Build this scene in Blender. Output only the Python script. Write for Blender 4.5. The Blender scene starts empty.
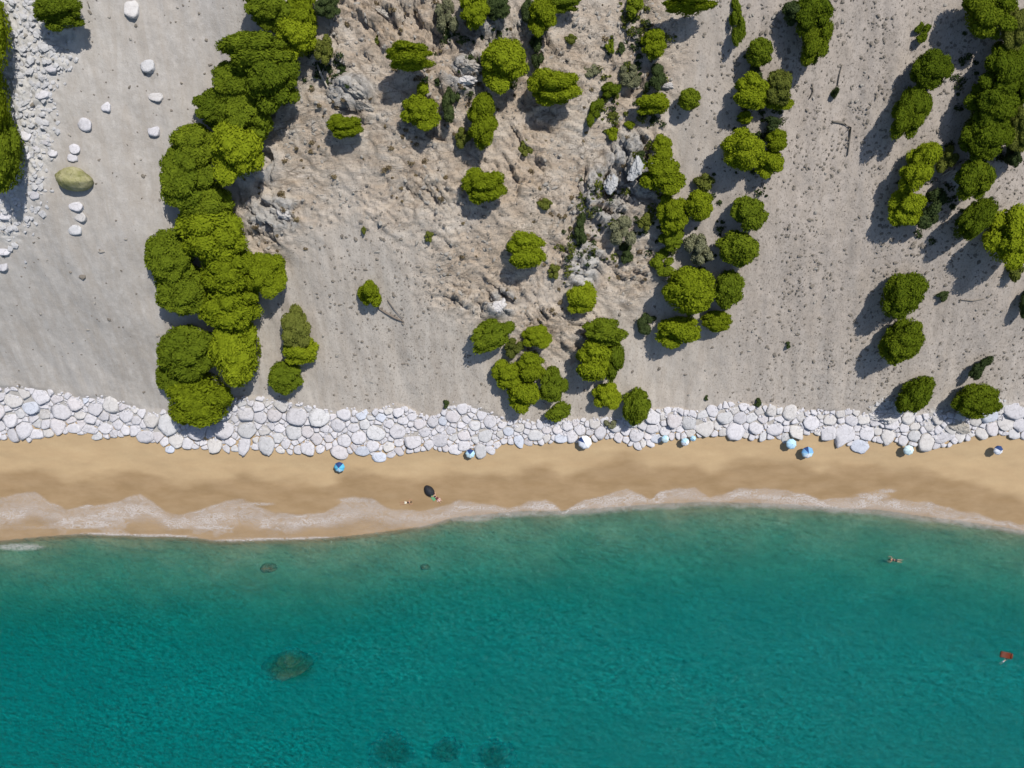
import bpy, math, random
import numpy as np
from mathutils import Vector, Matrix
C = bpy.context.scene
COL = C.collection
R = math.radians
rng = np.random.default_rng(7)
random.seed(7)

# ---------------------------------------------------------------- camera, sky, sun, exposure
S = 0.15                      # metres per pixel at sea level
F = 1024 / 2 / math.tan(R(73) / 2)
H = S * F
cam_d = bpy.data.cameras.new('camera'); cam = bpy.data.objects.new('camera', cam_d)
COL.objects.link(cam); cam.location = (0, 0, H); cam.rotation_euler = (0, 0, 0)
cam_d.sensor_width = 36; cam_d.lens = 18 / math.tan(R(73) / 2); cam_d.clip_end = 2000
C.camera = cam
SUN_EL, SUN_AZ = R(63), R(47)            # azimuth measured from +Y towards +X
w = bpy.data.worlds.new('World'); C.world = w; w.use_nodes = True
nt = w.node_tree; nt.nodes.clear()
sky = nt.nodes.new('ShaderNodeTexSky'); sky.sky_type = 'NISHITA'; sky.sun_disc = False
sky.sun_elevation = SUN_EL; sky.sun_rotation = SUN_AZ
bg = nt.nodes.new('ShaderNodeBackground'); bg.inputs[1].default_value = 0.095
out = nt.nodes.new('ShaderNodeOutputWorld')
nt.links.new(sky.outputs[0], bg.inputs[0]); nt.links.new(bg.outputs[0], out.inputs[0])
sd = bpy.data.lights.new('sun', 'SUN'); sd.energy = 4.05; sd.angle = R(0.55); sd.color = (1, .955, .89)
so = bpy.data.objects.new('sun', sd); COL.objects.link(so)
sv = Vector((math.sin(SUN_AZ) * math.cos(SUN_EL), math.cos(SUN_AZ) * math.cos(SUN_EL), math.sin(SUN_EL)))
so.rotation_euler = sv.to_track_quat('Z', 'Y').to_euler(); so.location = sv * 200
C.view_settings.view_transform = 'Standard'; C.view_settings.look = 'None'
C.view_settings.exposure = 0.2; C.view_settings.gamma = 1; C.view_settings.use_curve_mapping = False
C.cycles.transparent_max_bounces = 16
C.cycles.max_bounces = 6

# ---------------------------------------------------------------- numpy noise
def _hash(ix, iy, seed):
    h = (ix.astype(np.int64) * 374761393 + iy.astype(np.int64) * 668265263 + seed * 974711) & 0xffffffff
    h = ((h ^ (h >> 13)) * 1274126177) & 0xffffffff
    return ((h ^ (h >> 16)) & 0xffffff) / float(0xffffff)
def vnoise(x, y, seed=0):
    ix = np.floor(x); iy = np.floor(y); fx = x - ix; fy = y - iy
    fx = fx * fx * fx * (fx * (fx * 6 - 15) + 10); fy = fy * fy * fy * (fy * (fy * 6 - 15) + 10)
    a = _hash(ix, iy, seed); b = _hash(ix + 1, iy, seed); c = _hash(ix, iy + 1, seed); d = _hash(ix + 1, iy + 1, seed)
    return (a * (1 - fx) + b * fx) * (1 - fy) + (c * (1 - fx) + d * fx) * fy
def fbm(x, y, o=4, seed=0):
    s = 0; a = .5; t = 0
    for i in range(o):
        s = s + a * vnoise(x, y, seed + i * 17); t += a; a *= .5; x = x * 2.03 + 11.3; y = y * 2.03 + 5.7
    return s / t
def ridged(x, y, o=4, seed=0):
    s = 0; a = .5; t = 0
    for i in range(o):
        s = s + a * (1 - np.abs(2 * vnoise(x, y, seed + i * 31) - 1)); t += a; a *= .5; x = x * 2.1 + 3.1; y = y * 2.1 + 7.7
    return s / t
def worley(x, y, seed=0):
    ix = np.floor(x); iy = np.floor(y)
    f1 = np.full(x.shape, 9.); f2 = f1.copy(); idv = np.zeros(x.shape); gx = idv.copy(); gy = idv.copy()
    for dx in (-1, 0, 1):
        for dy in (-1, 0, 1):
            cx = ix + dx; cy = iy + dy
            px = cx + _hash(cx, cy, seed); py = cy + _hash(cx, cy, seed + 5)
            d = np.hypot(px - x, py - y)
            m = d < f1
            f2 = np.where(m, f1, np.minimum(f2, d)); f1 = np.where(m, d, f1)
            idv = np.where(m, _hash(cx, cy, seed + 9), idv); gx = np.where(m, x - px, gx); gy = np.where(m, y - py, gy)
    return f1, f2, idv, gx, gy
def sstep(a, b, x):
    t = np.clip((x - a) / (b - a), 0, 1); return t * t * (3 - 2 * t)

# ---------------------------------------------------------------- traced shore lines, as picture columns and rows
WATER = [(-400,556),(-200,550),(0,541),(40,537),(80,534),(120,535),(160,536),(190,537),(215,541),(250,540),(300,539),(340,537),(360,535),(400,530),(430,525),(450,518),(480,515),(520,511),(560,511),(600,508),(640,505),(700,502),(760,503),(800,505),(840,508),(880,510),(920,516),(960,521),(1000,527),(1024,531),(1300,560)]
SWASH = [(-300,500),(0,497),(18,494),(35,493),(50,504),(65,509),(85,505),(100,505),(118,501),(130,495),(140,492),(150,498),(165,508),(180,512),(200,508),(215,505),(228,502),(243,498),(258,506),(275,512),(300,514),(325,512),(335,505),(350,498),(372,496),(382,503),(400,508),(420,510),(440,505),(460,500),(480,502),(495,503),(510,508),(520,505),(530,500),(545,497),(555,504),(562,510),(572,505),(585,498),(600,495),(625,487),(640,494),(650,499),(660,493),(680,488),(695,487),(710,496),(725,492),(740,488),(760,488),(790,490),(810,495),(820,499),(830,496),(855,495),(875,493),(900,499),(930,500),(950,505),(975,512),(1000,521),(1024,525),(1300,550)]
SANDTOP = [(-300,440),(0,437),(30,438),(60,432),(75,431),(100,438),(110,436),(130,433),(150,441),(165,443),(185,446),(215,447),(243,452),(255,447),(290,451),(310,452),(330,447),(360,452),(390,455),(400,452),(430,448),(450,449),(475,454),(490,451),(505,443),(530,443),(560,440),(585,443),(600,435),(630,443),(640,447),(655,441),(690,438),(720,433),(735,436),(760,437),(790,439),(815,432),(835,438),(850,443),(870,441),(895,442),(905,445),(930,447),(950,444),(970,436),(1000,433),(1024,436),(1300,440)]
ROCKTOP = [(-300,386),(0,387),(30,388),(50,390),(75,396),(90,397),(105,397),(125,403),(150,410),(175,412),(205,410),(225,401),(245,397),(265,398),(285,400),(305,405),(330,410),(350,409),(370,412),(395,404),(405,407),(425,417),(440,414),(452,403),(470,405),(490,413),(505,420),(530,421),(550,420),(580,418),(610,418),(635,415),(650,410),(670,408),(690,411),(705,412),(720,405),(735,402),(755,407),(765,405),(780,407),(800,411),(830,411),(850,408),(870,413),(890,410),(905,412),(930,415),(955,413),(980,408),(1000,405),(1024,404),(1300,404)]
def pl(P, u):
    a = np.array(P, float); return np.interp(u, a[:, 0], a[:, 1])
# ---------------------------------------------------------------- ground height
_xs = np.linspace(-600, 600, 2401)
def _line(P, z, sm):
    k = S * (H - z) / H
    y = (384 - pl(P, _xs / k + 512)) * k
    n = int(sm / .5) | 1
    if n > 1:
        y = np.convolve(np.pad(y, n // 2, mode='edge'), np.ones(n) / n, 'valid')
    return y
_ysh = _line(WATER, 0, 3); _yfo = _line(SANDTOP, 1.2, 12)
LAT = [(-70, 7), (-50, 4.5), (-42, 2.2), (-36, 1.5), (-26, 3.6), (-14, 4.4), (-6, 4.2), (4, 2.8), (13, .2), (22, 1.2), (30, 2.2), (40, 1.9), (52, 1.9), (66, 2.2), (80, 3)]
_la = np.array(LAT); _lx = np.linspace(-200, 200, 801)
_lv = np.convolve(np.pad(np.interp(_lx, _la[:, 0], _la[:, 1]), 8, mode='edge'), np.ones(17) / 17, 'valid')
SEA = [(0, 0), (1, -.38), (2.5, -.75), (4.5, -1.1), (7, -1.4), (10, -2.0), (13, -2.8), (16, -3.6), (20, -4.3), (26, -4.9), (34, -5.3), (60, -6.2), (120, -7.6), (500, -9)]
def base_h(x, y):
    ys = np.interp(x, _xs, _ysh); yf = np.interp(x, _xs, _yfo)
    d = y - ys
    beach = .085 * np.maximum(d, 0)
    q = y - yf; k = 2.2
    hill = .30 * k * np.log1p(np.exp(np.clip(q / k, -40, 40))) - .01 * np.maximum(q, 0)
    lat = np.interp(x, _lx, _lv) * sstep(3, 32, q)
    sd_ = np.maximum(-d + 2.2 * (fbm(x / 14, y / 9, 3, 3) - .5) * sstep(2, 10, -d), 0)
    sea = np.interp(sd_, *np.array(SEA).T)
    return np.where(d > 0, beach + hill + lat, sea)
def to_px(x, y, z):
    k = F / (H - z); return 512 + x * k, 384 - y * k
def blob(u, v, P, lo=.55, hi=1.1):
    """mask 0..1 of soft ellipses (cu, cv, ru, rv) on the hillside"""
    m = np.zeros(np.shape(u))
    for cu, cv, ru, rv in P:
        m = np.maximum(m, 1 - sstep(lo, hi, np.hypot((u - cu) / ru, (v - cv) / rv)))
    return m
CRAG = [(300,150,75,90),(270,200,50,70),(350,90,75,90),(420,140,95,110),(470,70,90,90),(540,90,80,110),(560,200,100,110),(480,270,70,60),(620,170,60,90),(600,60,80,80),(640,30,50,60),(555,330,70,40),(630,270,40,60),(400,20,90,50)]
SLABS = [(470,75,28,22),(485,15,25,25),(352,92,24,22),(250,165,34,28),(275,215,36,22),(500,305,16,18),(632,170,34,44),(600,200,28,40),(585,260,24,34),(960,178,18,14)]
PALEROCK = [(20,100,40,150),(45,40,34,60),(15,60,40,70),(10,215,14,40),(890,415,26,20),(945,425,40,16),(1000,418,30,18)]
def features(x, y, h0):
    u, v = to_px(x, y, h0)
    wob = 22 * (fbm(x / 5, y / 5, 3, 50) - .5)
    crag = blob(u + wob, v + wob, CRAG, .35, 1.2); slab = blob(u + wob * .6, v - wob * .6, SLABS); pale = blob(u + wob, v - wob, PALEROCK)
    return u, v, crag, slab, pale
def height(x, y, full=False):
    x = np.asarray(x, float); y = np.asarray(y, float)
    h0 = base_h(x, y)
    u, v, crag, slab, pale = features(x, y, h0)
    hill = sstep(-2, 2, pl(ROCKTOP, u) - v)
    # crags: blocky cells stepped along strata that run from upper left to lower right
    a, b = x * .80 - y * .60, x * .60 + y * .80
    wx = fbm(x / 6, y / 6, 3, 70) * 5; wy = fbm(x / 6, y / 6, 3, 90) * 5
    f1, f2, idv, gx, gy = worley((a + wx) / 2.4, (b + wy) / 1.25, 4)
    g1, g2, idw, hx, hy = worley((a + wx) / .95, (b + wy) / .55, 8)
    rough = fbm(x / 9, y / 9, 3, 200)
    amp = crag * (.25 + .75 * sstep(.36, .60, rough))
    blocks = (idv - .45) * 1.0 + gx * (idv - .5) * 1.0 - gy * .55 + (idw - .5) * .38 - hy * .22
    crack = -np.exp(-((f2 - f1) / .07) ** 2) * .25
    e1, e2, ide, ex_, ey_ = worley((a + wx * .5) / .8 + 9, (b + wy * .5) / .36, 14)
    h = h0 + hill * amp * (blocks + crack + (ide - .5) * .35 - ey_ * .2) * 1.15
    h += hill * crag * ((ridged(a / 11, b / 7, 4, 12) - .6) * 1.5 + (fbm(x / 1.1, y / 1.1, 3, 21) - .5) * .5)
    h += hill * slab * ((idv - .4) * 1.3 - gy * .7 + (idw - .5) * .6 + .5)
    h += hill * pale * ((idw - .5) * .35 + .12 - hy * .25)
    h += hill * ((fbm(x / 8, y / 12, 4, 33) - .5) * 1.1 + (fbm((x + y * .12) / 2.2, y / 16, 3, 37) - .5) * (.35 + .15 * sstep(650, 780, u)) * (1 - crag) + (fbm(x / 1.6, y / 2.2, 3, 35) - .5) * .16)
    sand = (1 - hill) * sstep(-.05, .2, h0)
    cusp = np.sin(x / 3.3 + 4 * fbm(x / 9, y / 9, 2, 8)) * sstep(.35, .8, h0) * (1 - sstep(1.0, 1.5, h0)) * .10
    h += sand * (cusp + (fbm(x / 4, y / 1.6, 3, 61) - .5) * .16)
    h += (1 - sstep(-.6, -.1, h0)) * (fbm(x / 5, y / 4, 4, 44) - .5) * .7
    # fine rubble on the whole hill
    h += hill * (1 - .6 * crag) * (fbm(x / .45, y / .45, 2, 77) - .5) * (.05 + .05 * sstep(650, 760, u))
    if full:
        return h, h0, u, v, crag, slab, pale, hill, amp, idv
    return h
def at(u, v, up=0.0):
    """ground point (or a point UP metres above ground) whose view ray passes through picture position u, v"""
    u = np.atleast_1d(np.asarray(u, float)); v = np.atleast_1d(np.asarray(v, float)); z = np.full(u.shape, 3.)
    for _ in range(14):
        k = (H - z) / F; x = (u - 512) * k; y = (384 - v) * k
        z = .5 * z + .5 * (height(x, y) + up)
    k = (H - z) / F
    return (u - 512) * k, (384 - v) * k, z - up

# ---------------------------------------------------------------- materials
def mat(name):
    m = bpy.data.materials.new(name); m.use_nodes = True; t = m.node_tree; t.nodes.clear()
    o = t.nodes.new('ShaderNodeOutputMaterial')
    return m, t, o
def N(t, typ, **kw):
    n = t.nodes.new('ShaderNode' + typ)
    for k, v in kw.items():
        if k.startswith('i_'):
            n.inputs[int(k[2:])].default_value = v
        else:
            setattr(n, k, v)
    return n
def link(t, a, b): t.links.new(a, b)
def ramp(t, fac, stops):
    r = t.nodes.new('ShaderNodeValToRGB'); e = r.color_ramp.elements
    e[0].position, e[0].color = stops[0][0], (*stops[0][1], 1); e[1].position, e[1].color = stops[-1][0], (*stops[-1][1], 1)
    for p, c in stops[1:-1]:
        q = e.new(p); q.color = (*c, 1)
    link(t, fac, r.inputs[0]); return r.outputs[0]
def mix(t, fac, a, b, blend='MIX'):
    m = t.nodes.new('ShaderNodeMix'); m.data_type = 'RGBA'; m.blend_type = blend
    for i, v in ((0, fac), (6, a), (7, b)):
        if isinstance(v, (int, float)): m.inputs[i].default_value = v
        elif isinstance(v, tuple): m.inputs[i].default_value = (*v, 1)
        else: link(t, v, m.inputs[i])
    return m.outputs[2]
def noise(t, scale, detail=4, rough=.6, vec=None, dist=0):
    n = N(t, 'TexNoise'); n.inputs['Scale'].default_value = scale; n.inputs['Detail'].default_value = detail
    n.inputs['Roughness'].default_value = rough; n.inputs['Distortion'].default_value = dist
    if vec is not None: link(t, vec, n.inputs['Vector'])
    return n.outputs[0]
def math_(t, op, a, b=0.0, clamp=False):
    m = N(t, 'Math', operation=op, use_clamp=clamp)
    for i, v in ((0, a), (1, b)):
        if isinstance(v, (int, float)): m.inputs[i].default_value = v
        else: link(t, v, m.inputs[i])
    return m.outputs[0]
def mrange(t, v, a, b, c=0.0, d=1.0):
    m = N(t, 'MapRange'); link(t, v, m.inputs[0])
    for i, q in enumerate((a, b, c, d)): m.inputs[i + 1].default_value = q
    return m.outputs[0]
def pos(t, scale=None, rot=None):
    g = N(t, 'TexCoord').outputs['Object']
    if scale or rot:
        mp = N(t, 'Mapping'); link(t, g, mp.inputs[0])
        if scale: mp.inputs['Scale'].default_value = scale
        if rot: mp.inputs['Rotation'].default_value = rot
        return mp.outputs[0]
    return g
def attr(t, name): return N(t, 'Attribute', attribute_name=name).outputs['Fac']
def principled(t, o, col, rough=.9, spec=.2, bump=None, bs=.3, bd=.1):
    p = N(t, 'BsdfPrincipled'); p.inputs['Roughness'].default_value = rough; p.inputs['Specular IOR Level'].default_value = spec
    if isinstance(col, tuple): p.inputs['Base Color'].default_value = (*col, 1)
    else: link(t, col, p.inputs['Base Color'])
    if bump is not None:
        b = N(t, 'Bump'); b.inputs['Strength'].default_value = bs; b.inputs['Distance'].default_value = bd
        link(t, bump, b.inputs['Height']); link(t, b.outputs[0], p.inputs['Normal'])
    link(t, p.outputs[0], o.inputs[0]); return p

def make_hill():
    m, t, o = mat('scree_and_rock')
    p = pos(t)
    n1 = noise(t, .12, 5, .6, p); n2 = noise(t, 1.3, 6, .7, p); n3 = noise(t, 5, 4, .7, p)
    scree = ramp(t, n1, [(.3, (.34, .315, .285)), (.55, (.39, .365, .335)), (.75, (.43, .405, .375))])
    scree = mix(t, mrange(t, n2, .45, .75), scree, (.455, .43, .40))
    sl = noise(t, .9, 5, .65, pos(t, (1, .16, .3), (0, 0, R(-6))), .4)
    scree = mix(t, math_(t, 'MULTIPLY', mrange(t, sl, .42, .62), .55), scree, (.32, .285, .245))
    scree = mix(t, math_(t, 'MULTIPLY', attr(t, 'warm'), .8), scree, mix(t, mrange(t, sl, .38, .66), (.445, .40, .345), (.365, .318, .266)))
    scree = mix(t, math_(t, 'MULTIPLY', attr(t, 'right_scree'), .75), scree, mix(t, mrange(t, noise(t, .55, 7, .72, pos(t, (1, .6, 1), (0, 0, R(-20)))), .36, .64), (.375, .33, .29), (.30, .258, .218)))  # scree colour turns darker and browner towards the right
    rk = ramp(t, noise(t, .35, 6, .65, pos(t, (1, 2.2, 1), (0, 0, R(-37)))), [(.28, (.34, .262, .19)), (.42, (.48, .40, .315)), (.54, (.56, .49, .405)), (.68, (.67, .61, .535))])
    warm = mix(t, mrange(t, noise(t, .09, 3, .5, p), .4, .62), rk, (.50, .385, .275)); warm = mix(t, .6, rk, warm)
    col = mix(t, attr(t, 'crag'), scree, warm)
    col = mix(t, math_(t, 'MULTIPLY', attr(t, 'slab'), .75), col, ramp(t, n2, [(.3, (.30, .31, .31)), (.55, (.46, .46, .45)), (.8, (.62, .61, .59))]))
    col = mix(t, math_(t, 'MULTIPLY', attr(t, 'pale'), .7), col, ramp(t, n2, [(.3, (.36, .355, .34)), (.7, (.58, .57, .55))]))
    vo = N(t, 'TexVoronoi', feature='DISTANCE_TO_EDGE'); vo.inputs['Scale'].default_value = .62
    wv = N(t, 'Mapping'); link(t, N(t, 'TexCoord').outputs['Object'], wv.inputs[0]); wv.inputs['Rotation'].default_value = (0, 0, R(-37)); wv.inputs['Scale'].default_value = (.55, 1.7, 1)
    nw = N(t, 'TexNoise'); nw.inputs['Scale'].default_value = .7; nw.inputs['Detail'].default_value = 4
    va = N(t, 'VectorMath', operation='MULTIPLY_ADD'); link(t, nw.outputs[1], va.inputs[0]); va.inputs[1].default_value = (2.2, 2.2, 0); link(t, wv.outputs[0], va.inputs[2]); link(t, va.outputs[0], vo.inputs['Vector'])
    crk = math_(t, 'MULTIPLY', mrange(t, vo.outputs[0], .0, .07, 1, 0), mrange(t, noise(t, .5, 4, .6, p), .46, .6))
    col = mix(t, math_(t, 'MULTIPLY', math_(t, 'MULTIPLY', crk, attr(t, 'crag'), True), .8), col, (.13, .105, .08))
    # dry brown lichen and thin soil in patches, small dark pebbles everywhere
    soil = mrange(t, noise(t, .8, 5, .7, pos(t, (1, .6, 1))), .56, .68)
    col = mix(t, math_(t, 'MULTIPLY', math_(t, 'MULTIPLY', soil, attr(t, 'crag')), .4), col, (.22, .165, .115))
    peb = mrange(t, noise(t, 3.2, 3, .8, pos(t, (1.4, .8, 1))), .53, .63)
    col = mix(t, math_(t, 'MULTIPLY', peb, attr(t, 'speck')), col, (.20, .175, .15))
    st = noise(t, .9, 9, .78, pos(t, (1, 2.4, 1), (0, 0, R(-37))))
    bmp = math_(t, 'ADD', math_(t, 'MULTIPLY', n3, .25), math_(t, 'MULTIPLY', math_(t, 'MULTIPLY', st, attr(t, 'crag')), 3.0))
    principled(t, o, col, .95, .1, bmp, .8, .3)
    return m
def make_sand():
    m, t, o = mat('beach_sand')
    p = pos(t, (1, 2.6, 1)); n = noise(t, .25, 5, .6, p); n2 = noise(t, 2.5, 5, .7, pos(t))
    dry = ramp(t, n, [(.3, (.375, .268, .152)), (.6, (.41, .30, .172)), (.8, (.435, .325, .192))])
    dry = mix(t, mrange(t, n2, .35, .75, 0, .35), dry, (.34, .24, .14))
    wet = mix(t, mrange(t, n, .35, .65), (.245, .165, .086), (.295, .205, .115))
    wf = attr(t, 'wet')
    principled(t, o, mix(t, wf, dry, wet), .9, .2, n2, .25, .05)
    return m
def make_seabed():
    m, t, o = mat('seabed_sand')
    n = noise(t, .14, 5, .6, pos(t, (1, 1.7, 1))); n2 = noise(t, 1.2, 4, .7, pos(t))
    c = ramp(t, n, [(.3, (.25, .19, .11)), (.5, (.32, .25, .15)), (.7, (.40, .315, .20))])
    c = mix(t, mrange(t, n2, .35, .7, 0, .5), c, (.19, .15, .085))
    principled(t, o, c, .95, .1, n2, .4, .2)
    return m
def make_sea():
    m, t, o = mat('sea_water')
    g = pos(t)
    b1 = noise(t, .8, 4, .65, pos(t, (.8, 1.4, 1), (0, 0, R(8)))); b2 = noise(t, 2.4, 3, .7, pos(t, (.8, 1.3, 1), (0, 0, R(-14))))
    hgt = math_(t, 'ADD', math_(t, 'MULTIPLY', b1, 1.0), math_(t, 'MULTIPLY', b2, .38))
    bp = N(t, 'Bump'); bp.inputs['Strength'].default_value = 1; bp.inputs['Distance'].default_value = 1.8; link(t, hgt, bp.inputs['Height'])
    bg_ = N(t, 'Bump'); bg_.inputs['Strength'].default_value = 1; bg_.inputs['Distance'].default_value = .42; link(t, hgt, bg_.inputs['Height'])
    tr = N(t, 'BsdfTransparent'); tr.inputs[0].default_value = (1, 1, 1, 1)
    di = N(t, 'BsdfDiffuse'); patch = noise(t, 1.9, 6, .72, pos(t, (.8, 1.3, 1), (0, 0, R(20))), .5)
    dcol = mix(t, mrange(t, patch, .40, .60), (.0, .135, .148), (.0, .40, .385)); calm = mrange(t, noise(t, .045, 3, .55, pos(t, (.8, 1.6, 1))), .4, .6); dcol = mix(t, math_(t, 'MULTIPLY', calm, .7), dcol, (.0, .235, .235)); link(t, dcol, di.inputs[0]); link(t, bp.outputs[0], di.inputs['Normal'])  # mottle of sunlight focused by the waves, painted into the water's colour
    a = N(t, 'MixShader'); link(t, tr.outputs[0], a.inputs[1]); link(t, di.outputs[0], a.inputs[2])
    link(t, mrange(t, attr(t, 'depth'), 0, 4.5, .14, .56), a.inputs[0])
    gl = N(t, 'BsdfGlossy'); gl.inputs[0].default_value = (.25, .36, .36, 1); gl.inputs['Roughness'].default_value = .09; link(t, bg_.outputs[0], gl.inputs['Normal'])
    fr = N(t, 'Fresnel'); fr.inputs[0].default_value = 1.33; link(t, bg_.outputs[0], fr.inputs['Normal'])
    s = N(t, 'MixShader'); link(t, fr.outputs[0], s.inputs[0]); link(t, a.outputs[0], s.inputs[1]); link(t, gl.outputs[0], s.inputs[2])
    link(t, s.outputs[0], o.inputs['Surface'])
    v = N(t, 'VolumeAbsorption'); v.inputs[0].default_value = (.0, .86, .845, 1); v.inputs[1].default_value = .55
    link(t, v.outputs[0], o.inputs['Volume'])
    return m
def make_foam():
    m, t, o = mat('sea_foam')
    lace = noise(t, .75, 8, .74, pos(t, (.8, 1.5, 1)), 1.6); fine = noise(t, 5, 5, .75, pos(t), .6)
    d = attr(t, 'dense'); e = attr(t, 'film')
    k = mrange(t, math_(t, 'ADD', math_(t, 'MULTIPLY', lace, .7), math_(t, 'MULTIPLY', fine, .3)), .44, .56)
    vein = mrange(t, math_(t, 'ABSOLUTE', math_(t, 'SUBTRACT', lace, .5)), 0, .035, 1, 0)
    v2 = mrange(t, math_(t, 'ABSOLUTE', math_(t, 'SUBTRACT', noise(t, 1.9, 6, .7, pos(t, (.7, 1.4, 1)), .9), .5)), 0, .05, .8, 0)
    k = math_(t, 'MAXIMUM', math_(t, 'MAXIMUM', vein, v2), math_(t, 'MULTIPLY', k, .35))
    white = math_(t, 'MULTIPLY', k, d, True)
    al = math_(t, 'MAXIMUM', math_(t, 'MULTIPLY', white, .7), math_(t, 'MULTIPLY', e, mrange(t, lace, .36, .64, .12, .42)), True)
    df = N(t, 'BsdfDiffuse'); df.inputs[0].default_value = (.62, .58, .56, 1)
    tr = N(t, 'BsdfTransparent'); s = N(t, 'MixShader'); link(t, al, s.inputs[0]); link(t, tr.outputs[0], s.inputs[1]); link(t, df.outputs[0], s.inputs[2])
    link(t, s.outputs[0], o.inputs[0]); return m
def make_rock(name, dark, lightc, rnd=.14, scale=2.5, crack=.5):
    m, t, o = mat(name)
    n = noise(t, scale, 9, .75, pos(t)); r = N(t, 'ObjectInfo').outputs['Random']
    c = ramp(t, n, [(.28, dark), (.5, tuple((a + b) / 2 for a, b in zip(dark, lightc))), (.72, lightc)])
    oc = pos(t); nn = N(t, 'TexNoise'); nn.inputs['Scale'].default_value = 2.2; nn.inputs['Detail'].default_value = 4; va = N(t, 'VectorMath', operation='MULTIPLY_ADD')
    link(t, N(t, 'ObjectInfo').outputs['Location'], nn.inputs['Vector']) if False else link(t, oc, nn.inputs['Vector'])
    ofs = N(t, 'VectorMath', operation='ADD'); link(t, oc, ofs.inputs[0]); link(t, N(t, 'ObjectInfo').outputs['Location'], ofs.inputs[1])
    link(t, nn.outputs[1], va.inputs[0]); va.inputs[1].default_value = (.7, .7, .7); link(t, ofs.outputs[0], va.inputs[2])
    vo = N(t, 'TexVoronoi', feature='DISTANCE_TO_EDGE'); vo.inputs['Scale'].default_value = .95; link(t, va.outputs[0], vo.inputs['Vector'])
    ck = math_(t, 'MULTIPLY', mrange(t, vo.outputs[0], .0, .05, 1, 0), mrange(t, noise(t, 1.1, 4, .6, ofs.outputs[0]), .44, .58))
    c = mix(t, math_(t, 'MULTIPLY', ck, crack, True), c, tuple(v * .35 for v in dark))
    h = N(t, 'HueSaturation'); link(t, c, h.inputs['Color']); link(t, mrange(t, r, 0, 1, 1 - rnd, 1 + rnd * .5), h.inputs['Value'])
    principled(t, o, h.outputs[0], .9, .15, noise(t, 4, 8, .75, pos(t)), .8, .12); return m
def make_leaf(name, c0, c1, c2, trans=.3):
    m, t, o = mat(name)
    r = N(t, 'ObjectInfo').outputs['Random']; a = attr(t, 'tint')
    f = math_(t, 'ADD', math_(t, 'MULTIPLY', a, .58), math_(t, 'MULTIPLY', r, .42))
    col = ramp(t, f, [(.05, c0), (.5, c1), (.95, c2)])
    di = N(t, 'BsdfDiffuse'); tl = N(t, 'BsdfTranslucent'); link(t, col, di.inputs[0]); link(t, col, tl.inputs[0])
    s = N(t, 'MixShader'); s.inputs[0].default_value = trans; link(t, di.outputs[0], s.inputs[1]); link(t, tl.outputs[0], s.inputs[2])
    link(t, s.outputs[0], o.inputs[0]); return m
def make_plain(name, col, rough=.6, var=.15, sc=6, spec=.3):
    m, t, o = mat(name)
    c = mix(t, noise(t, sc, 4, .6, pos(t)), tuple(v * (1 - var) for v in col), tuple(min(1, v * (1 + var)) for v in col))
    principled(t, o, c, rough, spec); return m
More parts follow.
